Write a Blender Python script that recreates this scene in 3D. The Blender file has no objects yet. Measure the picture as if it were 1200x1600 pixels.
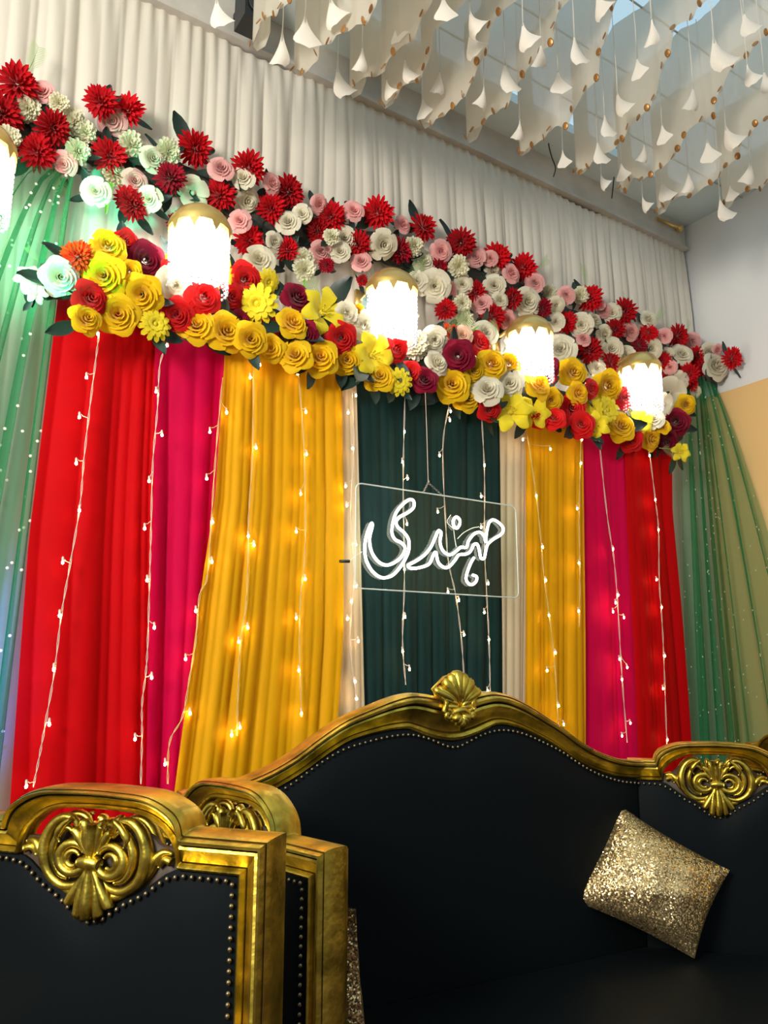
import bpy, math, random
from mathutils import Vector, Matrix

# ------------------------------------------------------------------ camera, world, lights
S = bpy.context.scene
COL = S.collection
random.seed(7)
FPX = 1200.0
TILT = math.radians(11)
HEAD = math.radians(33.5)
EYE = Vector((0, 0, 1.4))
hv = Vector((math.sin(HEAD), math.cos(HEAD), 0))
RV = Vector((math.cos(HEAD), -math.sin(HEAD), 0))
UPV = Vector((0, 0, 1))
FW = hv * math.cos(TILT) + UPV * math.sin(TILT)
CU = -hv * math.sin(TILT) + UPV * math.cos(TILT)
cam = bpy.data.cameras.new('camera')
cam.sensor_fit = 'VERTICAL'
cam.sensor_height = 32.0
cam.lens = FPX / 1600 * 32.0
cam.clip_start = 0.02
camo = bpy.data.objects.new('camera', cam)
COL.objects.link(camo)
camo.matrix_world = Matrix.Translation(EYE) @ Matrix((RV, CU, -FW)).transposed().to_4x4()
S.camera = camo
S.view_settings.view_transform = 'Standard'
S.view_settings.look = 'None'
S.view_settings.exposure = 0.0
S.view_settings.gamma = 1.0
S.view_settings.use_curve_mapping = False

W = bpy.data.worlds.new('world')
S.world = W
W.use_nodes = True
wn = W.node_tree.nodes
wl = W.node_tree.links
wn.clear()
wo = wn.new('ShaderNodeOutputWorld')
wb = wn.new('ShaderNodeBackground')
wr = wn.new('ShaderNodeValToRGB')
wt = wn.new('ShaderNodeTexCoord')
ws = wn.new('ShaderNodeSeparateXYZ')
wl.new(wt.outputs['Generated'], ws.inputs[0])
wl.new(ws.outputs['Z'], wr.inputs[0])
wr.color_ramp.elements[0].color = (0.20, 0.19, 0.17, 1)
wr.color_ramp.elements[0].position = 0.0
wr.color_ramp.elements[1].color = (0.62, 0.86, 1.0, 1)
wr.color_ramp.elements[1].position = 0.55
wl.new(wr.outputs[0], wb.inputs[0])
wb.inputs[1].default_value = 1.0
wl.new(wb.outputs[0], wo.inputs[0])


def lamp(name, kind, loc, target, energy, color, **kw):
    l = bpy.data.lights.new(name, kind)
    l.energy = energy
    l.color = color
    for k, v in kw.items():
        setattr(l, k, v)
    o = bpy.data.objects.new(name, l)
    COL.objects.link(o)
    o.location = loc
    o.rotation_euler = (Vector(target) - Vector(loc)).to_track_quat('-Z', 'Y').to_euler()
    return o


lamp('added_fill_light', 'AREA', (-2.3, 0.1, 2.9), (2.8, 3.0, 3.0), 215, (1.0, 0.95, 0.86), size=1.2)  # unseen soft lamp, added to rake the folds and brighten the right wall
lamp('green_stage_light', 'SPOT', (-0.55, 1.9, 1.95), (0.42, 2.95, 2.97), 300, (0.0, 1.0, 0.55), spot_size=0.42, spot_blend=0.8, shadow_soft_size=0.05)
lamp('blue_stage_light', 'SPOT', (-0.35, 2.3, 0.25), (0.16, 3.1, 1.15), 420, (0.02, 0.12, 1.0), spot_size=0.5, spot_blend=0.5, shadow_soft_size=0.05)


# ------------------------------------------------------------------ helpers
def ray(px, py):
    return RV * ((px - 600) / FPX) + CU * ((800 - py) / FPX) + FW


def at_y(px, py, Y):
    d = ray(px, py)
    return EYE + d * (Y / d.y)


def at_x(px, py, X):
    d = ray(px, py)
    return EYE + d * (X / d.x)


def at_z(px, py, Z):
    d = ray(px, py)
    return EYE + d * ((Z - EYE.z) / d.z)


def at_plane(px, py, p0, n):
    d = ray(px, py)
    return EYE + d * ((p0 - EYE).dot(n) / d.dot(n))


def depth(p):
    return (p - EYE).dot(FW)


def mat(name, color, rough=0.6, metal=0.0, emit=None, estr=0.0, trans=0.0, sheen=0.0, vary=0.0, noise=0.0, nscale=30.0, alpha=None, coat=0.0):
    """Principled; trans = share of translucency, vary = per object brightness spread, noise = fine mottling."""
    m = bpy.data.materials.new(name)
    m.use_nodes = True
    nt = m.node_tree
    b = nt.nodes['Principled BSDF']
    out = nt.nodes['Material Output']
    b.inputs['Base Color'].default_value = (*color, 1)
    b.inputs['Roughness'].default_value = rough
    b.inputs['Metallic'].default_value = metal
    if trans or sheen:
        b.inputs['Specular IOR Level'].default_value = 0.12
    if sheen:
        b.inputs['Sheen Weight'].default_value = sheen
    if coat:
        b.inputs['Coat Weight'].default_value = coat
    if emit:
        b.inputs['Emission Color'].default_value = (*emit, 1)
        b.inputs['Emission Strength'].default_value = estr
    csock = None
    if vary or noise:
        hs = nt.nodes.new('ShaderNodeHueSaturation')
        hs.inputs['Color'].default_value = (*color, 1)
        val = None
        if vary:
            oi = nt.nodes.new('ShaderNodeObjectInfo')
            mr = nt.nodes.new('ShaderNodeMapRange')
            mr.inputs['To Min'].default_value = 1 - vary
            mr.inputs['To Max'].default_value = 1 + vary
            nt.links.new(oi.outputs['Random'], mr.inputs['Value'])
            val = mr.outputs[0]
        if noise:
            tc = nt.nodes.new('ShaderNodeTexCoord')
            nz = nt.nodes.new('ShaderNodeTexNoise')
            nz.inputs['Scale'].default_value = nscale
            nz.inputs['Detail'].default_value = 4
            nt.links.new(tc.outputs['Object'], nz.inputs['Vector'])
            mr2 = nt.nodes.new('ShaderNodeMapRange')
            mr2.inputs['From Min'].default_value = 0.3
            mr2.inputs['From Max'].default_value = 0.7
            mr2.inputs['To Min'].default_value = 1 - noise
            mr2.inputs['To Max'].default_value = 1 + noise
            nt.links.new(nz.outputs[0], mr2.inputs['Value'])
            if val is None:
                val = mr2.outputs[0]
            else:
                mu = nt.nodes.new('ShaderNodeMath')
                mu.operation = 'MULTIPLY'
                nt.links.new(val, mu.inputs[0])
                nt.links.new(mr2.outputs[0], mu.inputs[1])
                val = mu.outputs[0]
        nt.links.new(val, hs.inputs['Value'])
        nt.links.new(hs.outputs[0], b.inputs['Base Color'])
        csock = hs.outputs[0]
    last = b.outputs[0]
    if trans:
        tr = nt.nodes.new('ShaderNodeBsdfTranslucent')
        tr.inputs[0].default_value = (*color, 1)
        if csock:
            nt.links.new(csock, tr.inputs[0])
        mx = nt.nodes.new('ShaderNodeMixShader')
        mx.inputs[0].default_value = trans
        nt.links.new(last, mx.inputs[1])
        nt.links.new(tr.outputs[0], mx.inputs[2])
        last = mx.outputs[0]
    if alpha is not None:
        tp = nt.nodes.new('ShaderNodeBsdfTransparent')
        mx = nt.nodes.new('ShaderNodeMixShader')
        mx.inputs[0].default_value = alpha
        nt.links.new(tp.outputs[0], mx.inputs[1])
        nt.links.new(last, mx.inputs[2])
        last = mx.outputs[0]
    nt.links.new(last, out.inputs[0])
    return m


def add_bump(m, scale, strength, kind='noise', stretch=None):
    nt = m.node_tree
    b = nt.nodes['Principled BSDF']
    tc = nt.nodes.new('ShaderNodeTexCoord')
    tx = nt.nodes.new('ShaderNodeTexNoise' if kind == 'noise' else 'ShaderNodeTexVoronoi')
    tx.inputs['Scale'].default_value = scale
    if stretch:
        mp = nt.nodes.new('ShaderNodeMapping')
        mp.inputs['Scale'].default_value = stretch
        nt.links.new(tc.outputs['Object'], mp.inputs[0])
        nt.links.new(mp.outputs[0], tx.inputs['Vector'])
    else:
        nt.links.new(tc.outputs['Object'], tx.inputs['Vector'])
    bp = nt.nodes.new('ShaderNodeBump')
    bp.inputs['Strength'].default_value = strength
    bp.inputs['Distance'].default_value = 0.01
    nt.links.new(tx.outputs[0], bp.inputs['Height'])
    nt.links.new(bp.outputs[0], b.inputs['Normal'])


class MB:
    """vertices and faces gathered for one mesh"""

    def __init__(self):
        self.v = []
        self.f = []

    def add(self, vs, fs):
        o = len(self.v)
        self.v += [tuple(p) for p in vs]
        self.f += [tuple(i + o for i in f) for f in fs]

    def grid(self, rows, wrap=False):
        n = len(rows[0])
        vs = [p for r in rows for p in r]
        fs = []
        for i in range(len(rows) - 1):
            for j in range(n if wrap else n - 1):
                k = (j + 1) % n
                fs.append((i * n + j, i * n + k, (i + 1) * n + k, (i + 1) * n + j))
        self.add(vs, fs)

    def box(self, c, s):
        x, y, z = (q / 2 for q in s)
        vs = [(c[0] + a * x, c[1] + b * y, c[2] + d * z) for a in (-1, 1) for b in (-1, 1) for d in (-1, 1)]
        self.add(vs, [(0, 1, 3, 2), (4, 6, 7, 5), (0, 4, 5, 1), (2, 3, 7, 6), (0, 2, 6, 4), (1, 5, 7, 3)])

    def tube(self, pts, rad, n=6, flat=None, closed=False):
        """tube along pts; rad a number or list; flat=(axis, k) squeezes along a world axis"""
        pts = [Vector(p) for p in pts]
        m = len(pts)
        rows = []
        for i, p in enumerate(pts):
            a = pts[i - 1] if (i or closed) else p
            b = pts[(i + 1) % m] if (i < m - 1 or closed) else p
            t = (b - a)
            t = t.normalized() if t.length > 1e-9 else Vector((0, 0, 1))
            ref = Vector((0, 1, 0)) if abs(t.y) < 0.9 else Vector((1, 0, 0))
            u = t.cross(ref).normalized()
            w = u.cross(t)
            r = rad[i] if isinstance(rad, (list, tuple)) else rad
            ring = []
            for k in range(n):
                an = 2 * math.pi * k / n
                ring.append(p + u * (r * math.cos(an)) + w * (r * math.sin(an) * (flat or 1)))
            rows.append(ring)
        if closed:
            rows.append(rows[0])
        o = len(self.v)
        self.grid(rows, wrap=True)
        if not closed:
            self.f.append(tuple(o + k for k in range(n)))
            self.f.append(tuple(o + (m - 1) * n + k for k in reversed(range(n))))

    def ball(self, c, r, n=8, m=5, sq=(1, 1, 1)):
        rows = []
        for i in range(m + 1):
            th = math.pi * i / m
            rows.append([(c[0] + sq[0] * r * math.sin(th) * math.cos(2 * math.pi * k / n),
                          c[1] + sq[1] * r * math.sin(th) * math.sin(2 * math.pi * k / n),
                          c[2] + sq[2] * r * math.cos(th)) for k in range(n)])
        self.grid(rows, wrap=True)

    def lathe(self, prof, c=(0, 0, 0), n=24):
        rows = [[(c[0] + r * math.cos(2 * math.pi * k / n), c[1] + r * math.sin(2 * math.pi * k / n), c[2] + z) for k in range(n)] for r, z in prof]
        self.grid(rows, wrap=True)

    def mesh(self, name, m, smooth=True):
        me = bpy.data.meshes.new(name)
        me.from_pydata(self.v, [], self.f)
        if m:
            for q in (m if isinstance(m, list) else [m]):
                me.materials.append(q)
        if smooth:
            me.polygons.foreach_set('use_smooth', [True] * len(me.polygons))
        me.update()
        return me

    def obj(self, name, m, parent=None, smooth=True, loc=(0, 0, 0)):
        return link(name, self.mesh(name, m, smooth), parent, loc)


def link(name, data, parent=None, loc=(0, 0, 0), rot=None, scale=None):
    o = bpy.data.objects.new(name, data)
    COL.objects.link(o)
    o.location = loc
    if rot is not None:
        o.rotation_euler = rot
    if scale is not None:
        o.scale = scale if isinstance(scale, (tuple, list, Vector)) else (scale,) * 3
    if parent:
        o.parent = parent
    return o


def tag(o, label=None, cat=None, group=None, kind=None):
    if label:
        o['label'] = label
    if cat:
        o['category'] = cat
    if group:
        o['group'] = group
    if kind:
        o['kind'] = kind
    return o


def thing(name, label, cat, loc=(0, 0, 0), rotz=0, group=None):
    o = link(name, None, None, loc, (0, 0, rotz))
    o.empty_display_size = 0.1
    return tag(o, label, cat, group)


def copy_tree(o, parent=None):
    c = o.copy()
    COL.objects.link(c)
    if parent:
        c.parent = parent
    for ch in list(o.children):
        copy_tree(ch, c)
    return c


def smooth_path(pts, sub=4, closed=False):
    """Catmull-Rom through the points"""
    pts = [Vector(p) for p in pts]
    n = len(pts)
    out = []
    for i in range(n if closed else n - 1):
        p1, p2 = pts[i], pts[(i + 1) % n]
        p0 = pts[i - 1] if (i or closed) else p1 * 2 - p2
        p3 = pts[(i + 2) % n] if (i < n - 2 or closed) else p2 * 2 - p1
        for k in range(sub):
            t = k / sub
            out.append(0.5 * ((2 * p1) + (p2 - p0) * t + (2 * p0 - 5 * p1 + 4 * p2 - p3) * t * t + (3 * p1 - p0 - 3 * p2 + p3) * t ** 3))
    if not closed:
        out.append(pts[-1])
    return out


def lerp_poly(poly, z):
    """x at height z along a polyline of (x, z) sorted by falling z, extended past its ends"""
    for i in range(len(poly) - 1):
        if z >= poly[i + 1][1] or i == len(poly) - 2:
            (x0, z0), (x1, z1) = poly[i], poly[i + 1]
            t = (z - z0) / (z1 - z0)
            if t < 0:
                t *= 0.3
            return x0 + (x1 - x0) * t


# ------------------------------------------------------------------ materials
M = {}
M['drape'] = mat('ivory drape cloth', (0.70, 0.65, 0.56), 0.75, sheen=0.1)
M['wall'] = mat('white wall paint', (0.8, 0.8, 0.78), 0.8, noise=0.05, nscale=2.5)
M['ceiling'] = mat('pale blue ceiling sheet', (0.70, 0.82, 0.83), 0.6, noise=0.06, nscale=1.5)
M['beam'] = mat('stained whitewash', (0.55, 0.52, 0.47), 0.8, noise=0.2, nscale=4)
M['floor'] = mat('dark stage carpet', (0.06, 0.02, 0.02), 0.95, noise=0.2, nscale=60)
M['red'] = mat('red chiffon', (0.62, 0.0, 0.003), 0.7, trans=0.25)
M['magenta'] = mat('magenta chiffon', (0.66, 0.0, 0.065), 0.7, trans=0.25)
M['pink'] = mat('hot pink chiffon', (0.78, 0.0, 0.085), 0.7, trans=0.25)
M['yellow'] = mat('mustard yellow chiffon', (0.86, 0.43, 0.004), 0.6, trans=0.25)
M['cream'] = mat('cream chiffon', (0.80, 0.66, 0.44), 0.6, trans=0.25)
M['bottle'] = mat('bottle green cloth', (0.009, 0.034, 0.033), 0.6, trans=0.1)
M['tulle'] = mat('green tulle', (0.03, 0.34, 0.13), 0.6, trans=0.4, alpha=0.42)
M['sequin'] = mat('pale sequin', (0.9, 0.9, 0.7), 0.25)
M['sheer'] = mat('sheer cream voile', (0.78, 0.73, 0.62), 0.7, trans=0.45, alpha=0.86)
M['coin'] = mat('brown sequin disc', (0.42, 0.20, 0.06), 0.35, metal=0.5)
M['petalcloth'] = mat('white satin petal', (0.90, 0.86, 0.78), 0.5, trans=0.2)
M['gold'] = mat('antique gold leaf', (0.58, 0.42, 0.06), 0.36, metal=1.0, noise=0.6, nscale=16)
add_bump(M['gold'], 60, 0.15)
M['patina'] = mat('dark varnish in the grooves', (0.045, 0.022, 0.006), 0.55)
M['black'] = mat('black velvet', (0.0018, 0.0034, 0.0042), 0.55, sheen=0.002)
M['nail'] = mat('brass nail heads', (0.24, 0.19, 0.12), 0.42, metal=1.0)
M['plastic'] = mat('black plastic', (0.01, 0.012, 0.013), 0.4)
M['cable'] = mat('white flex', (0.75, 0.62, 0.52), 0.5)
M['goldwire'] = mat('clear flex over yellow cloth', (0.75, 0.55, 0.2), 0.5)
M['bulb'] = mat('warm bulb', (1, 0.8, 0.5), 0.4, emit=(1.0, 0.62, 0.26), estr=85)
M['neon'] = mat('white neon tube', (1, 1, 1), 0.4, emit=(1.0, 0.97, 0.80), estr=7)
M['neonback'] = mat('clear tube backing', (0.85, 0.85, 0.75), 0.3)
M['steel'] = mat('steel chain', (0.55, 0.5, 0.45), 0.35, metal=1.0)
M['brass'] = mat('polished brass', (0.80, 0.55, 0.18), 0.3, metal=0.8)
M['shade'] = mat('glowing lamp glass', (1, 1, 1), 0.4, emit=(1.0, 0.96, 0.88), estr=14)
M['crystal'] = mat('crystal beads', (0.85, 0.86, 0.9), 0.08, trans=0.4)
M['leaf'] = mat('dark green leaf', (0.012, 0.035, 0.026), 0.5, vary=0.5)
M['leafpale'] = mat('pale green fern', (0.42, 0.62, 0.25), 0.5, trans=0.3)
M['blade'] = mat('bright green blade', (0.25, 0.75, 0.08), 0.5, trans=0.3)
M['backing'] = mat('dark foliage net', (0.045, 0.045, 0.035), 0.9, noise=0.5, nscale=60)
M['acrylic_edge'] = mat('polished acrylic edge', (0.8, 0.85, 0.82), 0.15)
for k, c, v in [('rd', (0.62, 0.004, 0.012), .25), ('rr', (0.70, 0.012, 0.012), .2), ('mr', (0.22, 0.002, 0.022), .25), ('wr', (0.82, 0.77, 0.60), .08),
                ('pr', (0.85, 0.44, 0.42), .12), ('yr', (0.88, 0.56, 0.008), .12), ('yl', (0.90, 0.74, 0.03), .1), ('wm', (0.86, 0.83, 0.62), .08),
                ('or', (0.88, 0.08, 0.01), .1), ('pe', (0.9, 0.62, 0.45), .08), ('md', (0.42, 0.004, 0.022), .2)]:
    M[k] = mat('petal ' + k, c, 0.55, trans=0.18, vary=v, sheen=0.15)

# net gets denser where it is seen along its folds
nt = M['tulle'].node_tree
lw_ = nt.nodes.new('ShaderNodeLayerWeight')
lw_.inputs[0].default_value = 0.5
mr_ = nt.nodes.new('ShaderNodeMapRange')
mr_.inputs['From Min'].default_value = 0.1
mr_.inputs['From Max'].default_value = 0.85
mr_.inputs['To Min'].default_value = 0.36
mr_.inputs['To Max'].default_value = 0.85
nt.links.new(lw_.outputs['Facing'], mr_.inputs['Value'])
mix_ = [n for n in nt.nodes if n.type == 'MIX_SHADER'][-1]
nt.links.new(mr_.outputs[0], mix_.inputs[0])

# right wall: white above, yellow paint below one height
mw = mat('two tone wall paint', (0.7, 0.7, 0.7), 0.8)
nt = mw.node_tree
tc = nt.nodes.new('ShaderNodeTexCoord')
sx = nt.nodes.new('ShaderNodeSeparateXYZ')
nz = nt.nodes.new('ShaderNodeTexNoise')
nz.inputs['Scale'].default_value = 3
ad = nt.nodes.new('ShaderNodeMath')
ad.operation = 'MULTIPLY_ADD'
ad.inputs[1].default_value = 0.02
gt = nt.nodes.new('ShaderNodeMath')
gt.operation = 'GREATER_THAN'
gt.inputs[1].default_value = 3.275
mc = nt.nodes.new('ShaderNodeMix')
mc.data_type = 'RGBA'
mc.inputs[6].default_value = (0.90, 0.58, 0.24, 1)
mc.inputs[7].default_value = (0.86, 0.85, 0.83, 1)
nt.links.new(tc.outputs['Object'], sx.inputs[0])
nt.links.new(tc.outputs['Object'], nz.inputs['Vector'])
nt.links.new(nz.outputs[0], ad.inputs[0])
nt.links.new(sx.outputs['Z'], ad.inputs[2])
nt.links.new(ad.outputs[0], gt.inputs[0])
nt.links.new(gt.outputs[0], mc.inputs[0])
nt.links.new(mc.outputs[2], nt.nodes['Principled BSDF'].inputs['Base Color'])
M['wall2'] = mw

# skylight sheet: corrugated translucent
ms = mat('blue skylight sheet', (0.55, 0.80, 0.95), 0.4, trans=0.35, alpha=0.35)
M['skylight'] = ms

# clear acrylic sheet
ma = bpy.data.materials.new('clear acrylic')
ma.use_nodes = True
nt = ma.node_tree
nt.nodes.clear()
o_ = nt.nodes.new('ShaderNodeOutputMaterial')
tp = nt.nodes.new('ShaderNodeBsdfTransparent')
tp.inputs[0].default_value = (0.93, 0.96, 0.95, 1)
gl = nt.nodes.new('ShaderNodeBsdfGlossy')
gl.inputs['Roughness'].default_value = 0.04
fr = nt.nodes.new('ShaderNodeFresnel')
fr.inputs[0].default_value = 1.45
mx = nt.nodes.new('ShaderNodeMixShader')
ge_ = nt.nodes.new('ShaderNodeNewGeometry')
sb = nt.nodes.new('ShaderNodeMath')
sb.operation = 'SUBTRACT'
sb.use_clamp = True
nt.links.new(fr.outputs[0], sb.inputs[0])
nt.links.new(ge_.outputs['Backfacing'], sb.inputs[1])
nt.links.new(sb.outputs[0], mx.inputs[0])
nt.links.new(tp.outputs[0], mx.inputs[1])
nt.links.new(gl.outputs[0], mx.inputs[2])
nt.links.new(mx.outputs[0], o_.inputs[0])
M['acrylic'] = ma

# gold sequin cloth: every cell tilts its own way
mq = mat('gold sequin cloth', (0.78, 0.54, 0.25), 0.3, metal=0.9)
nt = mq.node_tree
b = nt.nodes['Principled BSDF']
tc = nt.nodes.new('ShaderNodeTexCoord')
vo = nt.nodes.new('ShaderNodeTexVoronoi')
vo.inputs['Scale'].default_value = 300
nt.links.new(tc.outputs['Object'], vo.inputs['Vector'])
vm = nt.nodes.new('ShaderNodeVectorMath')
vm.operation = 'SUBTRACT'
vm.inputs[1].default_value = (0.5, 0.5, 0.5)
nt.links.new(vo.outputs['Color'], vm.inputs[0])
vs = nt.nodes.new('ShaderNodeVectorMath')
vs.operation = 'SCALE'
vs.inputs['Scale'].default_value = 0.85
nt.links.new(vm.outputs[0], vs.inputs[0])
ge = nt.nodes.new('ShaderNodeNewGeometry')
va = nt.nodes.new('ShaderNodeVectorMath')
nt.links.new(ge.outputs['Normal'], va.inputs[0])
nt.links.new(vs.outputs[0], va.inputs[1])
vn = nt.nodes.new('ShaderNodeVectorMath')
vn.operation = 'NORMALIZE'
nt.links.new(va.outputs[0], vn.inputs[0])
nt.links.new(vn.outputs[0], b.inputs['Normal'])
M['sequincloth'] = mq

# ------------------------------------------------------------------ the room
XR, YB, ZC = 4.84, 3.22, 4.636


def slab(name, c, s, m, kind='structure'):
    q = MB()
    q.box(c, s)
    o = q.obj(name, m, smooth=False)
    tag(o, kind=kind)
    return o


slab('floor', (1.4, 0.9, -0.05), (7.0, 4.8, 0.1), M['floor'])
slab('wall_back', (1.4, YB + 0.06, 2.3), (7.0, 0.12, 4.75), M['wall'])
slab('wall_right', (XR + 0.06, 0.9, 2.3), (0.12, 4.75, 4.75), M['wall2'])
# ceiling with a long opening that the skylight sheet covers
SY0, SY1, SX0, SX1 = 0.9, 2.9, 1.25, 4.5
q = MB()
for x0, x1, y0, y1 in [(-2.1, XR, SY1, YB), (-2.1, XR, -1.5, SY0), (-2.1, SX0, SY0, SY1), (SX1, XR, SY0, SY1)]:
    q.box(((x0 + x1) / 2, (y0 + y1) / 2, ZC + 0.03), (x1 - x0, y1 - y0, 0.06))
tag(q.obj('ceiling', M['ceiling'], smooth=False), kind='structure')
q = MB()
rows = []
for i in range(2):
    y = SY0 - 0.05 + i * (SY1 - SY0 + 0.1)
    rows.append([(SX0 - 0.05 + (SX1 - SX0 + 0.1) * j / 120, y, ZC + 0.085 + 0.012 * math.sin(j * 1.05)) for j in range(121)])
q.grid(rows)
tag(q.obj('window_1', M['skylight']), kind='structure')
# beam along the head of the back wall, with a moulded lower edge
q = MB()
q.box((1.35, YB - 0.035, 4.535), (6.9, 0.07, 0.20))
q.box((1.35, YB - 0.045, 4.43), (6.9, 0.09, 0.02))
tag(q.obj('trim_1', M['beam'], smooth=False), kind='structure')


# ------------------------------------------------------------------ hanging cloth
def pleats(u, t, fr, ph, seed):
    """fold height 0..1 at u in metres; t = 0 top .. 1 bottom: round ridges, sharp valleys, uneven spacing"""
    x = fr * 0.5 * u + ph + 0.8 * math.sin(2.9 * u + seed) + 0.5 * math.sin(7.1 * u + 2 * seed) + 0.2 * t * math.sin(5 * u + seed)
    a = abs(math.sin(x)) ** 0.7
    b_ = abs(math.sin(2.3 * x + 1.7 * ph + 1.1 * math.sin(3.1 * u + 2 * seed))) ** 0.8
    c = math.sin(fr * 0.23 * u + 2.1 * seed)
    k = 0.5 + 0.5 * math.sin(5.3 * u + 3 * seed + ph)
    return 0.12 + (0.34 + 0.2 * k) * a + (0.20 - 0.08 * t) * b_ + 0.13 * c


def curtain(name, label, m, left, right, Y, ztop, amp=0.035, fr=42.0, seed=1.0, group=None, cat='curtain', zbot=0.01, warp=1.0, nz=36):
    lo = [(p.x, p.z) for p in (at_y(px, py, Y) for px, py in left)] if not isinstance(left, float) else [(left, 5), (left, 0)]
    ro = [(p.x, p.z) for p in (at_y(px, py, Y) for px, py in right)] if not isinstance(right, float) else [(right, 5), (right, 0)]
    wid = abs(lerp_poly(ro, 1.5) - lerp_poly(lo, 1.5))
    nc = max(40, int(wid / 0.006))
    rows = []
    for i in range(nz + 1):
        t = i / nz
        z = ztop + (zbot - ztop) * t
        a, c = lerp_poly(lo, z), lerp_poly(ro, z)
        row = []
        for j in range(nc + 1):
            u = j / nc
            d = pleats((u ** warp) * wid + 0.02 * math.sin(2.2 * t + seed), t, fr, seed * 3.7, seed)
            k = 1.45 * amp * (0.55 + 0.45 * min(1, t * 2.2))
            row.append((a + (c - a) * u + 0.006 * math.sin(6 * t + 9 * u + seed) * t, Y - k * d, z))
        rows.append(row)
    q = MB()
    q.grid(rows)
    o = q.obj(name, m)
    tag(o, label, cat, group)
    return o


# ivory back drape: pinched heading, then long soft folds
q = MB()
rows = []
nxd = 1300
for zf in [4.43, 4.415, 4.40, 4.36, 4.28, 4.15, 3.9, 3.6, 3.2, 2.8, 2.3, 1.7, 1.0, 0.4, 0.02]:
    row = []
    for j in range(nxd + 1):
        x = -1.6 + (4.79 + 1.6) * j / nxd
        t = min(1, (4.43 - zf) / 0.5)
        g = 0.006 * math.sin(x * 95 + 1.2 * math.sin(x * 7)) * math.exp(-((4.43 - zf) / 0.22) ** 2)
        d = 0.062 * t ** 0.6 * pleats(x + 0.012 * math.sin(1.3 * zf + 3 * x), 0.5, 36, 0.4, 1.9)
        sag = 0.018 * math.sin(x * 3.1) + 0.010 * math.sin(x * 7.7 + 1)
        row.append((x, 3.175 - d + g, zf + sag * (1 - t)))
    rows.append(row)
q.grid(rows)
tag(q.obj('backdrop_curtain', M['drape']), 'wall-high ivory pleated drape hanging behind both flower garlands', 'curtain')

G = 'coloured chiffon curtains of the stage'
ZT = 2.86
curtain('chiffon_curtain', 'wide red curtain at the left end, beside the green tulle on the ivory drape', M['red'],
        [(88, 470), (42, 850), (15, 1240)], [(248, 540), (240, 760), (234, 1228)], 3.065, ZT + 0.06, 0.07, 34, 1.3, G, warp=1.6)
curtain('chiffon_curtain', 'magenta curtain between the wide red curtain and the wide mustard one', M['magenta'],
        [(238, 540), (236, 760), (228, 1000), (222, 1228)], [(352, 590), (330, 860), (300, 1228)], 3.055, ZT + 0.04, 0.062, 38, 2.2, G)
curtain('chiffon_curtain', 'widest mustard yellow curtain, left of the bottle green centre', M['yellow'],
        [(345, 590), (331, 780), (312, 900), (291, 1050), (266, 1230)], [(530, 590), (531, 800), (528, 1000), (520, 1130)], 3.0, ZT, 0.04, 52, 3.1, G)
curtain('chiffon_curtain', 'narrow cream curtain between the widest mustard curtain and the green one', M['cream'],
        [(522, 590), (522, 1130)], [(556, 600), (562, 860), (569, 1100)], 3.02, ZT, 0.03, 60, 4.4, G)
curtain('chiffon_curtain', 'dark bottle green curtain behind the lit neon sign', M['bottle'],
        [(548, 610), (562, 1095)], [(784, 670), (786, 1100)], 3.045, ZT, 0.03, 55, 5.2, G)
curtain('chiffon_curtain', 'narrow cream curtain right of the bottle green one', M['cream'],
        [(777, 670), (780, 1100)], [(826, 680), (824, 1115)], 3.03, ZT, 0.03, 46, 6.3, G)
curtain('chiffon_curtain', 'smaller mustard curtain between cream and hot pink curtains', M['yellow'],
        [(818, 680), (817, 1115)], [(908, 700), (909, 1170)], 3.02, ZT - 0.02, 0.04, 50, 7.1, G)
curtain('chiffon_curtain', 'hot pink curtain right of the smaller mustard one', M['pink'],
        [(903, 700), (906, 1168)], [(980, 715), (994, 1185)], 3.03, ZT - 0.04, 0.03, 28, 8.2, G)
curtain('chiffon_curtain', 'narrow red curtain at the right end, next to the hot pink one', M['red'],
        [(973, 715), (989, 1185)], [(1047, 720), (1047, 800), (1060, 960), (1075, 1160)], 3.015, ZT - 0.04, 0.035, 34, 9.4, G)


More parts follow.
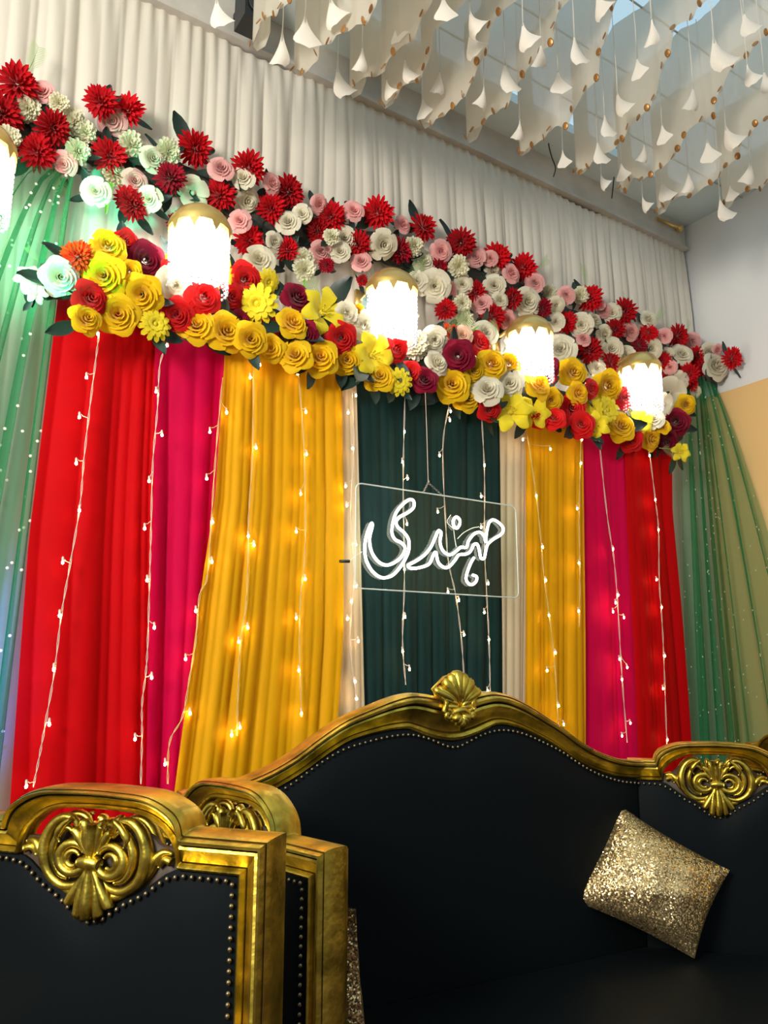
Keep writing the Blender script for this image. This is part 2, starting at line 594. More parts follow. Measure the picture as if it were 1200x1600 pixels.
def tulle(label, top, bottom, ztop, seed, nfold, zbot=0.02, sag=0.5, nseq=150, wob=0.03):
    """a net gathered at top points and fanned out to a bottom polyline; sequins sewn on it"""
    q = MB()
    n, nzz = 160, 40

    def on(line, u):
        k = u * (len(line) - 1)
        i = min(int(k), len(line) - 2)
        return Vector(line[i]).lerp(Vector(line[i + 1]), k - i)

    def pos(u, t):
        a, b_ = on(top, u), on(bottom, u)
        s = t ** sag
        p = a.lerp(b_, s)
        w = wob * (0.25 + s)
        f = math.sin(nfold * 6.28 * u + seed + 1.5 * t) + 0.5 * math.sin(nfold * 2.3 * 6.28 * u + 2 * seed)
        # folds tuck sideways as well as outward, so layers overlap
        nrm = Vector((b_.y - on(bottom, min(1, u + .02)).y, -(b_.x - on(bottom, min(1, u + .02)).x) * -1, 0))
        z = ztop + (zbot - ztop) * t
        x = p.x + 0.9 * w * math.sin(nfold * 6.28 * u * 1.3 + seed * 2 + t)
        return Vector((min(x, 4.812), p.y - w * 0.5 * f, z))

    q.grid([[pos(j / n, i / nzz) for j in range(n + 1)] for i in range(nzz + 1)])
    o = q.obj('tulle_net', M['tulle'])
    tag(o, label, 'tulle')
    sq = MB()
    rnd = random.Random(seed)
    for _ in range(nseq):
        u, t = rnd.random(), rnd.random() ** 0.9 * 0.8
        p = pos(u, t) + Vector((0, -0.004, 0))
        r = 0.0062
        sq.add([p + Vector((r * math.cos(k * 1.047), 0, r * math.sin(k * 1.047))) for k in range(6)] + [p + Vector((0, -0.003, 0))], [(k, (k + 1) % 6, 6) for k in range(6)])
    so = sq.obj('sequin', M['sequin'], o)
    so['kind'] = 'stuff'
    return o


tulle('green sequined tulle gathered under the garland, left of the wide red curtain',
      [(0.12, 3.06, 0), (0.42, 3.03, 0), (0.50, 3.05, 0)], [(-0.75, 3.06, 0), (-0.2, 3.0, 0), (0.45, 3.10, 0)], 3.36, 3.0, 6, sag=0.62, nseq=230, wob=0.05)
tulle('green sequined tulle falling at the corner by the yellow wall',
      [(4.53, 3.06, 0), (4.66, 3.03, 0), (4.77, 3.02, 0)], [(4.30, 3.07, 0), (4.72, 3.02, 0), (4.78, 2.35, 0)], 3.36, 5.0, 5, sag=0.75, nseq=200, wob=0.055)

# thin battens under the skylight that carry the valances
for k in range(6):
    q = MB()
    q.tube([(SX0 - 0.3, 1.05 + 0.33 * k, ZC - 0.012), (XR - 0.01, 1.05 + 0.33 * k, ZC - 0.012)], 0.005, 6)
    tag(q.obj('trim_%d' % (k + 2), M['steel']), kind='structure')

# ------------------------------------------------------------------ ceiling valances with coins
coin_q = MB()
coin_q.lathe([(0, 0.002), (0.8, 0.002), (1, 0.0), (0.8, -0.002), (0, -0.002)], n=12)
coin_q.v = [(x * 0.015, z * 1.0, y * 0.0185) for x, y, z in coin_q.v]
COIN = coin_q.mesh('coin', M['coin'])
ROWS = [(2.70, [(394, 70), (409, 37), (421, 31), (435, 28), (442, 13), (453, 0)]),
        (2.745, [(459, 110), (474, 115), (496, 85), (519, 69), (537, 47), (564, 32), (579, 15)]),
        (2.70, [(546, 145), (557, 133), (581, 119), (600, 105), (622, 86), (640, 60), (655, 20)]),
        (2.65, [(596, 161), (603, 166), (623, 155), (630, 138), (650, 126), (658, 104), (668, 80)]),
        (2.64, [(659, 193), (677, 196), (695, 184), (711, 169), (723, 149), (735, 125), (742, 95), (758, 82), (768, 42), (786, 24)]),
        (2.61, [(729, 216), (738, 204), (759, 193), (777, 178), (793, 168), (798, 137), (814, 116), (826, 94), (840, 80), (864, 70), (869, 44), (881, 15)]),
        (2.56, [(812, 236), (817, 242), (832, 228), (848, 215), (861, 204), (887, 200), (893, 172), (911, 138), (931, 122), (935, 82), (946, 58), (959, 15)]),
        (2.50, [(900, 268), (909, 271), (920, 262), (930, 248), (967, 225), (978, 221), (985, 202), (998, 185), (1009, 168), (1018, 152), (1035, 104), (1047, 87), (1056, 47), (1085, 32), (1098, 10)]),
        (2.47, [(968, 294), (979, 300), (985, 281), (1002, 281), (1016, 273), (1030, 259), (1051, 246), (1062, 235), (1074, 215), (1095, 187), (1113, 181), (1114, 157), (1126, 141), (1149, 106), (1171, 91), (1184, 72), (1199, 53)]),
        (2.49, [(1027, 330), (1037, 322), (1056, 311), (1078, 307), (1108, 285), (1123, 273), (1133, 259), (1156, 247), (1160, 228), (1176, 212), (1183, 196), (1196, 186)]),
        (2.30, [(1130, 322), (1133, 318), (1154, 307), (1168, 296), (1186, 295), (1196, 284), (1210, 270)])]
ORD = ['first', 'second', 'third', 'fourth', 'fifth', 'sixth', 'seventh', 'eighth', 'ninth', 'tenth', 'eleventh']
ROWX = []
for ri, (Y0, pts) in enumerate(ROWS):
    X = at_y(*pts[0], Y0).x
    ROWX.append(X)
    line = [at_x(px, py, X) for px, py in pts]
    chain = [(p.y, p.z) for p in line]
    # drop back-tracking points, then run on towards the hall, rising to the ceiling
    ch = [chain[0]]
    for y, z in chain[1:]:
        if y < ch[-1][0] - 0.004:
            ch.append((y, z))
    y, z = ch[-1]
    n_ext = 0
    while y > 1.15:
        y -= 0.16
        z = min(z + 0.05, 4.52)
        ch.append((y, z))
    ys = []
    y0, y1 = ch[0][0], ch[-1][0]
    nn = 110

    def bottom(yy):
        for i in range(len(ch) - 1):
            if yy >= ch[i + 1][0] - 1e-9:
                (ya, za), (yb, zb) = ch[i], ch[i + 1]
                k = (ya - yy) / (ya - yb)
                dip = 0.012 * math.sin(math.pi * k)
                return za + (zb - za) * k + dip
        return ch[-1][1]

    rows = []
    sd = ri * 1.7
    nlev = 12
    # far end turns back on itself like a hem
    cols = [(X + 0.060, y0 - 0.050, bottom(y0) + 0.055), (X + 0.055, y0 - 0.015, bottom(y0) + 0.01), (X + 0.028, y0 + 0.012, bottom(y0) - 0.01)]
    cols += [(None, y0 + (y1 - y0) * j / nn, 0) for j in range(nn + 1)]
    for lv in range(nlev + 1):
        f = lv / nlev
        row = []
        for cx, cy, cz in cols:
            zb = bottom(cy) if cx is None else cz
            z = zb + (ZC - 0.01 - zb) * f
            if cx is None:
                w = 0.020 * (1 - 0.35 * f)
                cx = X + (w * math.sin(cy * 17 + sd + 0.9 * math.sin(cy * 9 + sd)) + 0.010 * abs(math.sin(cy * 26 + sd))) * min(1, (y0 - cy) * 5)
            row.append((cx, cy, z))
        rows.append(row)
    q = MB()
    q.grid(rows)
    base = Vector((X, y0, bottom(y0)))
    v = q.obj('ceiling_valance', M['sheer'])
    tag(v, 'sheer cream ceiling valance edged with brown coins, %s from the left of its row' % ORD[ri], 'valance', 'scalloped valances under the ceiling')
    for k, (yy, zz) in enumerate(ch):
        c = link('coin', COIN, v, (X - 0.010 + 0.02 * math.sin(yy * 17 + sd + 0.9 * math.sin(yy * 9 + sd)) * min(1, (y0 - yy) * 5), yy, zz + 0.004), (0.5 * math.sin(k * 2.1 + ri), 0, math.radians(75 + 30 * math.sin(k * 1.7 + ri))))
        if zz > 4.45:
            break

# white cloth petals hung on threads from the ceiling
petal_mb = []
for variant in range(4):
    q = MB()
    rows = []
    bend = (0.030, -0.024, 0.012, 0.042)[variant]
    fold = (0.9, 1.25, 0.6, 1.05)[variant]
    for i in range(11):
        t = i / 10
        w = 0.003 + 0.026 * math.sin(math.pi * min(1, t * 0.86) ** 2.4) ** 0.9 + 0.006 * t * (1 - t)
        row = []
        for j in range(7):
            a = -1 + j / 3
            an = a * fold * (0.3 + t)
            x = w * math.sin(an) / max(0.5, fold) * 1.3 + bend * t ** 3
            y = w * (1 - math.cos(an)) * 1.2 - 0.01 * t * t
            z = 0.10 - 0.135 * t + 0.022 * abs(a) * t ** 3 + bend * 0.5 * a * t ** 3
            row.append((x, y, z))
        rows.append(row)
    q.grid(rows)
    petal_mb.append(q.mesh('cloth_petal', M['petalcloth']))
thread_q = MB()
thread_q.tube([(0, 0, 0.10), (0.002, 0.001, 0.3), (0, 0, 0.5), (0, 0, 1.0)], [0.0035, 0.0022, 0.0016, 0.0016], 5)
THREAD = thread_q.mesh('thread', M['petalcloth'])
DROPS = [(337, 24, 1.3), (440, 80, 1.5), (476, 55, 1.5), (527, 130, 1.4), (516, 25, 1.5), (566, 95, 1.1), (622, 52, 1.2), (633, 112, 1.0), (604, 142, 1.0), (687, 130, 1.1),
         (693, 18, 1.2), (735, 42, 1.3), (735, 75, 1.4), (757, 155, 1.1), (661, 172, 1.2), (790, 120, 1.4), (818, 62, 1.3), (846, 88, 1.1), (873, 132, 1.2), (899, 78, 1.2), (935, 15, 1.3),
         (1020, 52, 1.1), (997, 110, 1.1), (966, 165, 1.2), (946, 198, 1.1), (1085, 155, 1.2), (1036, 212, 1.1), (1118, 88, 1.5), (1165, 40, 1.1), (813, 205, 1.0), (880, 250, 1.0),
         (940, 285, 1.0), (935, 240, 1.2), (1008, 240, 1.0), (972, 270, 1.1), (1005, 320, 1.0), (1036, 300, 1.3), (1077, 285, 1.1), (1107, 240, 1.3), (1136, 218, 1.4), (1170, 120, 1.0),
         (1175, 272, 1.4), (1142, 302, 1.0), (1127, 328, 1.3), (1196, 130, 1.1)]
NTH = ['first', 'second', 'third', 'fourth', 'fifth', 'sixth', 'seventh', 'eighth', 'ninth', 'tenth']
spots = []
for k, (px, py, sc) in enumerate(DROPS):
    p = at_z(px, py + 6, 3.93 + 0.05 * math.sin(k * 2.3))
    ri = min(range(len(ROWX)), key=lambda i: abs(ROWX[i] - p.x))
    spots.append((ri, -p.y, p, sc, k))
count = {}
for ri, _, p, sc, k in sorted(spots, key=lambda a: (a[0], a[1])):
    count[ri] = count.get(ri, -1) + 1
    t = thing('hanging_petal', 'white cloth petal on a thread by the %s cream valance, %s from the wall' % (ORD[ri], NTH[count[ri]]), 'decoration', p,
              math.atan2(-p.x, p.y) + random.uniform(-0.7, 0.7), 'white cloth petals hung from the ceiling')
    link('petal', petal_mb[k % 4], t, scale=sc * 0.95)
    under_sheet = SX0 < p.x < SX1 and SY0 < p.y < SY1
    link('thread', THREAD, t, scale=(1, 1, ZC - p.z + (0.08 if under_sheet else 0)))

# ------------------------------------------------------------------ flowers
def petal_rows(L, w, cup, curl, point, na=4, nt_=4, base=0.06, edge=0.08):
    rows = []
    for i in range(nt_ + 1):
        t = i / nt_
        row = []
        ww = w * (0.30 + 0.70 * math.sin(min(1.0, t * 1.25) * math.pi / 2)) * (1 - 0.25 * max(0, t - 0.75) * 4 * (1 if point else 0.6))
        for j in range(na + 1):
            a = -1 + 2 * j / na
            r = base + (L - base) * t * (1 - (0.26 if point else 0.12) * a * a * t)
            z = cup * math.sin(t * 1.9) - curl * max(0, t - 0.55) ** 2 * 4 + edge * a * a * t * (1 - 0.7 * t)
            row.append((r, a * ww, z))
        rows.append(row)
    return rows


def rot_rows(rows, ang, tilt=0.0, lift=0.0):
    ca, sa, ct, st = math.cos(ang), math.sin(ang), math.cos(tilt), math.sin(tilt)
    out = []
    for row in rows:
        rr = []
        for x, y, z in row:
            x2, z2 = x * ct - z * st, x * st + z * ct
            rr.append((x2 * ca - y * sa, x2 * sa + y * ca, z2 + lift))
        out.append(rr)
    return out


def rose_core(q, seed):
    rnd = random.Random(seed)
    for n, R, H, z0 in ((5, 0.27, 0.20, 0.02), (4, 0.19, 0.25, 0.03), (3, 0.11, 0.29, 0.04), (2, 0.05, 0.31, 0.05)):
        ph = rnd.uniform(0, 6.28)
        for k in range(n):
            a0 = ph + 6.283 * k / n
            sp = 6.283 / n * 0.72
            rows = []
            for i in range(4):
                t = i / 3
                row = []
                for j in range(6):
                    a = -1 + 2 * j / 5
                    rr = R * (0.55 + 0.55 * t + (0.22 if i == 3 else 0)) * (1 - 0.22 * (a + 1) / 2)
                    an = a0 + a * sp
                    row.append((rr * math.cos(an), rr * math.sin(an), z0 + H * t * (1 - 0.16 * a * a) - (0.03 if i == 3 else 0)))
                rows.append(row)
            q.grid(rows)


def flower_mesh(kind, m):
    """(core mesh, petal mesh or None, [petal placements])"""
    q = MB()
    if kind in ('rose', 'prose'):
        rose_core(q, 3 if kind == 'rose' else 5)
        rows = petal_rows(0.5, 0.27, 0.10, 0.10, kind == 'prose')
        p = MB()
        p.grid(rows)
        pl = [(6.283 * k / 5 + 0.3, -0.02 + 0.10 * (k % 2)) for k in range(5)]
        return q, p, pl
    if kind == 'lily':
        for k in range(5):
            q.tube([(0, 0, 0.02), (0.06 * math.cos(k * 1.25), 0.06 * math.sin(k * 1.25), 0.12), (0.10 * math.cos(k * 1.25), 0.10 * math.sin(k * 1.25), 0.2)], [0.012, 0.012, 0.02], 5)
        q.ball((0, 0, 0.04), 0.07, 8, 4)
        p = MB()
        p.grid(petal_rows(0.54, 0.17, 0.16, 0.16, True, edge=0.05))
        return q, p, [(6.283 * k / 6, 0.16 * (k % 2)) for k in range(6)]
    if kind == 'orchid':
        q.ball((0, 0, 0.06), 0.07, 8, 4)
        p = MB()
        p.grid(petal_rows(0.5, 0.24, 0.10, 0.05, False))
        return q, p, [(6.283 * k / 5, 0.12 * (k % 2)) for k in range(5)]
    if kind in ('dahlia', 'mum'):
        da = kind == 'dahlia'
        for n, L, tl in ((21, 0.49, -0.10), (19, 0.49, 0.18), (17, 0.47, 0.45), (13, 0.44, 0.74), (8, 0.38, 1.06), (5, 0.34, 1.35)):
            for k in range(n):
                w = (0.050 if da else 0.066)
                Lk = L * (1 + 0.12 * math.sin(k * 5.1 + n)) * (1 if da else 0.93)
                rows = []
                for t, ww in (((0.15, 0.5), (0.55, 0.95), (0.84, 0.95), (1.0, 0.15)) if da else ((0.15, 0.4), (0.55, 0.8), (0.88, 1.1), (1.0, 0.6))):
                    rows.append([(Lk * t, -w * ww, 0.02 * ww), (Lk * t, 0, -0.02 * ww), (Lk * t, w * ww, 0.02 * ww)])
                q.grid(rot_rows(rows, 6.283 * k / n + n, tl + 0.1 * math.sin(k * 3.3)))
        return q, None, []
    if kind == 'daisy':
        for n, L, tl in ((13, 0.52, 0.12), (11, 0.42, 0.42), (8, 0.30, 0.8)):
            for k in range(n):
                q.grid(rot_rows(petal_rows(L, 0.085, 0.05, 0.10, False, na=2, nt_=3), 6.283 * k / n + n, tl))
        q.ball((0, 0, 0.08), 0.10, 8, 4)
        return q, None, []


FK = {}


def flower_data(kind, mk):
    key = (kind, mk)
    if key not in FK:
        q, p, pl = flower_mesh(kind, M[mk])
        core = q.mesh(kind, M[mk])
        full = None
        pet = None
        if p:
            pet = p.mesh('petal', M[mk])
            for ang, tl in pl:
                n = int(len(p.v) ** 0.5)
                rows = [p.v[i * n:(i + 1) * n] for i in range(n)]
                q.grid(rot_rows(rows, ang, tl))
            full = q.mesh(kind, M[mk])
        FK[key] = (core, pet, pl, full)
    return FK[key]


NAMES = {'D': ('dahlia', 'rd', 'red_dahlia'), 'd': ('dahlia', 'md', 'maroon_dahlia'), 'O': ('dahlia', 'or', 'orange_dahlia'), 'W': ('rose', 'wr', 'white_rose'), 'P': ('rose', 'pr', 'pink_rose'),
         'Y': ('prose', 'yr', 'yellow_rose'), 'R': ('prose', 'rr', 'red_rose'), 'm': ('prose', 'mr', 'maroon_rose'), 'M': ('mum', 'wm', 'white_chrysanthemum'), 'L': ('lily', 'yl', 'yellow_lily'),
         'G': ('daisy', 'yl', 'yellow_daisy'), 'o': ('orchid', 'wr', 'white_orchid'), 'l': ('lily', 'or', 'orange_lily'), 'e': ('rose', 'pe', 'peach_rose'), 'w': ('lily', 'wm', 'white_lily'), 'V': ('prose', 'wr', 'white_rose')}
UPPER = '''D27 131 56;P67 145 34;D3 178 54;M43 171 36;D82 200 46;D58 238 48;M92 162 28;M115 190 36;M133 207 32;M120 237 36;D158 160 44;D200 172 44;P176 190 40;P99 257 36;D170 244 46;M177 271 36;W150 300 40;M14 215 32;D200 312 36;
M205 228 40;W237 250 38;M262 237 36;D304 232 48;d266 279 42;P209 284 36;D208 322 40;W234 312 36;o300 302 46;P345 266 36;D388 262 46;W380 280 34;W384 315 40;D343 306 44;D277 348 28;P375 346 32;D389 376 42;W405 408 44;M215 298 22;
P424 288 30;D450 300 44;D423 326 40;W450 349 36;W472 335 28;P497 320 28;D517 339 40;D495 360 32;P552 331 30;D590 333 44;W427 379 30;D449 391 34;D500 378 24;M474 404 28;M475 422 32;P500 394 32;M518 370 24;W538 372 34;W531 394 30;D558 382 38;P564 410 30;d510 415 22;
W597 382 42;P628 352 26;D660 356 40;d624 392 36;M646 385 28;W660 410 36;P688 393 32;D720 380 40;P743 402 28;d685 418 26;M716 416 30;W678 447 46;P701 453 24;W722 445 30;D741 458 34;D696 484 30;M722 474 26;P752 475 30;W652 440 30;M727 500 26;D566 438 16;
D775 402 38;P766 404 22;W769 422 30;D817 418 38;P798 428 28;W772 447 32;P835 443 28;W780 470 26;D800 467 30;D768 495 38;P791 500 30;W822 473 42;d846 483 30;M857 458 24;W868 477 26;P884 462 26;M906 461 24;D921 466 36;W868 503 26;D884 503 30;W908 508 34;W928 501 24;P911 530 22;W875 548 46;D921 548 36;
P936 476 18;P944 486 20;W955 489 28;D974 487 36;D960 516 30;W943 523 28;W954 546 34;P985 519 26;W1012 500 26;W1000 503 16;D1013 520 26;d998 541 24;W1016 545 32;P1038 525 22;D1058 525 32;P1081 534 26;W1064 555 32;D1084 558 30;W1105 552 30;P1120 547 18;D1143 560 30;V1116 574 42;D1075 585 30;D1033 565 28;W1042 555 22;P1047 574 20;D1037 595 20;D1080 601 20;o1060 595 28;D1108 588 14;W932 576 26;D953 567 30;W978 555 26;D1092 581 14;o1045 615 46;W1086 612 18'''
LOWER = '''V93 433 56;w48 438 40;w56 460 30;O121 401 44;Y168 388 54;R195 378 38;m226 408 58;Y164 432 64;R138 467 54;Y132 500 48;Y184 492 62;Y222 460 60;G240 508 46;Y203 425 36;R262 418 24;W272 446 56;R275 491 50;R316 464 54;L280 415 46;L333 428 62;R357 465 46;R380 437 52;Y307 511 56;Y351 520 60;m372 502 38;G417 440 36;G402 475 54;Y390 530 52;Y423 545 42;R420 513 34;
m462 468 48;Y455 507 50;L502 490 70;W540 490 34;m478 522 40;Y462 558 52;Y498 560 58;R532 528 48;Y540 562 48;W569 510 44;Y600 505 38;Y560 484 18;L580 555 64;Y592 590 48;R615 545 46;G622 597 38;w607 485 38;w635 495 32;
M646 540 42;R640 583 38;m662 596 42;V680 570 40;W678 530 38;l700 522 30;e722 525 30;m716 557 50;R746 538 42;Y705 602 56;Y728 622 44;Y738 578 38;Y767 570 46;W760 611 46;V795 600 44;L797 645 58;R763 640 36;W757 522 38;w807 545 38;Y795 570 36;
R820 572 34;m855 573 36;R855 592 30;Y837 603 48;Y860 625 36;L832 645 46;Y892 583 46;Y901 615 36;R922 608 30;Y947 603 48;R865 655 36;R893 638 42;R907 664 42;G925 640 36;G945 642 44;L930 665 38;R973 622 36;Y968 668 46;Y993 632 36;Y1012 618 34;R1010 640 20;R985 688 36;W1020 655 32;L1000 660 36;Y1015 686 36;m1040 690 36;m1056 660 40;Y1070 633 32;L1062 707 28;R842 658 24;Y1036 668 22;o1035 632 34'''


def parse(s):
    out = []
    for tok in s.replace('\n', '').split(';'):
        tok = tok.strip()
        if tok:
            a = tok[1:].split()
            out.append((tok[0], float(a[0]), float(a[1]), float(a[2])))
    return out


leaf_q = MB()
lr = []
for i in range(6):
    t = i / 5
    w = 0.24 * math.sin(math.pi * (t * 0.92 + 0.06)) ** 0.8
    lr.append([(t, -w, 0.08 * t * t + 0.05), (t, 0, 0.08 * t * t - 0.02 * t), (t, w, 0.08 * t * t + 0.05)])
leaf_q.grid(lr)
LEAF = leaf_q.mesh('leaf', M['leaf'])
fern_q = MB()
fern_q.tube([(0, 0, 0), (0.5, 0.03, 0.05), (1, 0.10, 0.02)], [0.012, 0.009, 0.004], 4)
for k in range(17):
    t = 0.12 + 0.86 * k / 16
    for s in (-1, 1):
        L = 0.30 * math.sin(math.pi * min(1, 0.15 + 0.85 * (1 - t) + 0.1)) ** 0.7 + 0.04
        c = Vector((t, 0.10 * t * t, 0.03))
        d = Vector((0.55, s * 0.83, 0.0)) * L
        n_ = Vector((-s * 0.83, 0.55, 0)) * 0.007
        fern_q.add([c - n_, c + d * 0.5 - n_ * 1.3, c + d, c + d * 0.5 + n_ * 1.3, c + n_], [(0, 1, 2, 3, 4)])
FERN = fern_q.mesh('fern_frond', M['leafpale'], smooth=False)
blade_q = MB()
blade_q.grid([[(t, -0.09 * (1 - t * t * 0.7), 0.15 * t * t), (t, 0, 0.15 * t * t - 0.03), (t, 0.09 * (1 - t * t * 0.7), 0.15 * t * t)] for t in (0, .2, .4, .6, .8, 1)])
BLADE = blade_q.mesh('leaf_blade', M['blade'])


def basis(fwd, upish):
    z = fwd.normalized()
    x = (upish - z * upish.dot(z)).normalized()
    return Matrix((x, z.cross(x), z)).transposed()


def garland(name, label, data, Y, spine, rad, ferns, blades, seed, max_p):
    rnd = random.Random(seed)
    sp = [at_y(px, py, Y + 0.07) for px, py in spine]
    g = thing(name, label, 'flower garland', sp[len(sp) // 2])
    org = g.location.copy()
    # net backing: a lumpy flat roll the stems are pushed into
    path = smooth_path(sp, 8)
    rows = []
    for i, p in enumerate(path):
        row = []
        for k in range(16):
            an = 2 * math.pi * k / 16
            r = rad * (0.75 + 0.35 * rnd.random()) * (0.45 if i in (0, len(path) - 1) else 1)
            row.append(p - org + Vector((0.25 * r * math.sin(3 * an), 0.035 * math.cos(an) * (0.6 + 0.6 * rnd.random()), r * math.sin(an))))
        rows.append(row)
    q = MB()
    q.grid(rows, wrap=True)
    q.obj('garland_backing', M['backing'], g)
    big = sorted(range(len(data)), key=lambda i: -data[i][3])
    left = max_p
    split = set()
    for i in big:
        k = NAMES[data[i][0]][0]
        n = {'rose': 5, 'prose': 5, 'lily': 6, 'orchid': 5}.get(k, 0)
        if n and left >= n:
            split.add(i)
            left -= n
    nleaf = 0
    for i, (code, px, py, dia) in enumerate(data):
        kind, mk, nm = NAMES[code]
        p = at_y(px, py, Y + rnd.uniform(-0.035, 0.035) - (0.02 if dia > 44 else 0))
        if p.x > 4.74:
            p = at_x(px, py, 4.74 - rnd.uniform(0, 0.04))
        d = dia * depth(p) / FPX * (1.22 if kind in ('dahlia', 'mum') else 1.2)
        toc = (EYE - p).normalized()
        f = toc * 0.55 + Vector((0, -0.55, 0)) + Vector((rnd.uniform(-.42, .42), rnd.uniform(-.1, .1), rnd.uniform(-.34, .34)))
        Rm = basis(f, Vector((rnd.uniform(-1, 1), 0.2, rnd.uniform(-1, 1))))
        core, pet, pl, full = flower_data(kind, mk)
        whole = pet is None or i not in split
        o = link(nm, (full or core) if whole else core, g)
        o.matrix_local = Matrix.Translation(p - org) @ Rm.to_4x4() @ Matrix.Diagonal((d, d, d, 1))
        if not whole:
            for ang, tl in pl:
                c = link('petal', pet, o)
                c.rotation_euler = (0, -tl - rnd.uniform(-0.08, 0.12), ang + rnd.uniform(-0.15, 0.15))
        # leaves tucked behind the flower
        for _ in range(2 if rnd.random() < 0.75 else 1):
            if nleaf >= 290:
                break
            an = rnd.uniform(0, 6.28)
            outd = Vector((math.cos(an), -0.12, math.sin(an)))
            lf = link('leaf', LEAF, g)
            s = d * rnd.uniform(0.62, 0.95)
            Rl = basis(Vector((rnd.uniform(-.4, .4), -1, rnd.uniform(-.4, .4))), outd)
            lf.matrix_local = Matrix.Translation(p - org + Vector((0, 0.035, 0)) + outd * d * 0.12) @ Rl.to_4x4() @ Matrix.Diagonal((s, s * 0.9, s, 1))
            nleaf += 1
    for (ax, ay), (bx, by) in ferns:
        a, b_ = at_y(ax, ay, Y), at_y(bx, by, Y - 0.02)
        L = (b_ - a).length
        o = link('fern_frond', FERN, g)
        o.matrix_local = Matrix.Translation(a - org) @ basis(Vector((0.1, -1, -0.1)), b_ - a).to_4x4() @ Matrix.Diagonal((L, L, L, 1))
    for (ax, ay), (bx, by) in blades:
        a, b_ = at_y(ax, ay, Y - 0.02), at_y(bx, by, Y - 0.04)
        L = (b_ - a).length
        o = link('leaf_blade', BLADE, g)
        o.matrix_local = Matrix.Translation(a - org) @ basis(Vector((0.2, -1, 0)), b_ - a).to_4x4() @ Matrix.Diagonal((L, L * 0.8, L, 1))
    return g


garland('flower_garland', 'upper garland of red dahlias with white and pink roses on the ivory drape', parse(UPPER), 3.04,
        [(-20, 170), (60, 205), (130, 225), (200, 245), (300, 290), (400, 335), (500, 365), (600, 390), (700, 430), (800, 455), (900, 505), (1000, 545), (1100, 570)], 0.085,
        [((40, 118), (66, 76)), ((838, 418), (860, 406)), ((915, 452), (913, 416)), ((975, 470), (977, 456)), ((1022, 505), (1040, 485)), ((1072, 522), (1080, 503)), ((80, 245), (98, 298)), ((668, 395), (650, 430))],
        [((174, 285), (164, 335)), ((474, 415), (478, 458))], 11, 290)
garland('flower_garland', 'lower garland of yellow and red roses along the tops of the curtains', parse(LOWER), 2.90,
        [(60, 440), (130, 445), (200, 455), (300, 470), (400, 500), (500, 528), (600, 555), (700, 575), (800, 600), (900, 635), (1000, 665), (1062, 680)], 0.07,
        [((60, 410), (46, 385)), ((440, 455), (500, 452)), ((1030, 700), (1068, 706)), ((780, 525), (772, 500)), ((690, 520), (740, 500))],
        [((735, 520), (752, 508)), ((425, 470), (440, 462))], 23, 290)

# ------------------------------------------------------------------ crystal lamps between the garlands
LAMP_X = [0.14, 0.97, 1.93, 2.84, 3.765]
LAB = ['crystal wall lamp cut off by the left edge of the photo', 'second glowing crystal wall lamp from the left', 'third glowing crystal wall lamp from the left, above the bottle green curtain',
       'fourth glowing crystal wall lamp from the left', 'glowing crystal wall lamp at the far right end of the row']


def make_lamp(label):
    g = thing('crystal_lamp', label, 'lamp', (0, 0, 0), 0, 'crystal lamps between the garlands')
    q = MB()
    q.lathe([(0.128, -0.02), (0.131, 0.0), (0.126, 0.012), (0.118, 0.028), (0.100, 0.055), (0.070, 0.078), (0.035, 0.09), (0.012, 0.095), (0, 0.096)], n=28)
    q.lathe([(0.128, -0.02), (0.124, -0.012), (0.112, 0.028), (0.06, 0.07), (0, 0.08)], n=28)
    q.obj('crown', M['brass'], g)
    q = MB()
    for k in range(9):
        an = 2 * math.pi * k / 9
        c = Vector((0.127 * math.cos(an), 0.127 * math.sin(an), -0.018))
        t = Vector((-math.sin(an), math.cos(an), 0)) * 0.02
        q = MB()
        q.add([c - t, c + t, c + Vector((0, 0, -0.045)), c - t * 0.5 + Vector((0, 0, 0.016)), c + t * .5 + Vector((0, 0, 0.016))], [(0, 1, 2), (0, 3, 4, 1)])
        q.obj('crown_pendant', M['brass'], g)
    q = MB()
    q.lathe([(0, -0.01), (0.085, -0.01), (0.104, -0.03), (0.106, -0.12), (0.100, -0.22), (0.07, -0.25), (0, -0.26)], n=24)
    q.obj('glass_shade', M['shade'], g)
    q = MB()
    for k in range(30):
        an = 2 * math.pi * k / 30
        for j in range(13):
            z = -0.035 - j * 0.020
            q.ball((0.120 * math.cos(an), 0.120 * math.sin(an), z), 0.0075, 5, 3)
    o = q.obj('bead_strand', M['crystal'], g)
    o['kind'] = 'stuff'
    q = MB()
    q.tube([(0, 0, 0.08), (0, 0.08, 0.10), (0, 0.27, 0.06)], 0.012, 6)
    q.box((0, 0.28, 0.05), (0.07, 0.02, 0.12))
    q.obj('wall_bracket', M['brass'], g)
    return g


lamp0 = None
for i, x in enumerate(LAMP_X):
    o = make_lamp(LAB[0]) if lamp0 is None else copy_tree(lamp0)
    lamp0 = lamp0 or o
    o.location = (x, 2.85, 3.165 + (0.05 if i == 0 else 0))
    o['label'] = LAB[i]

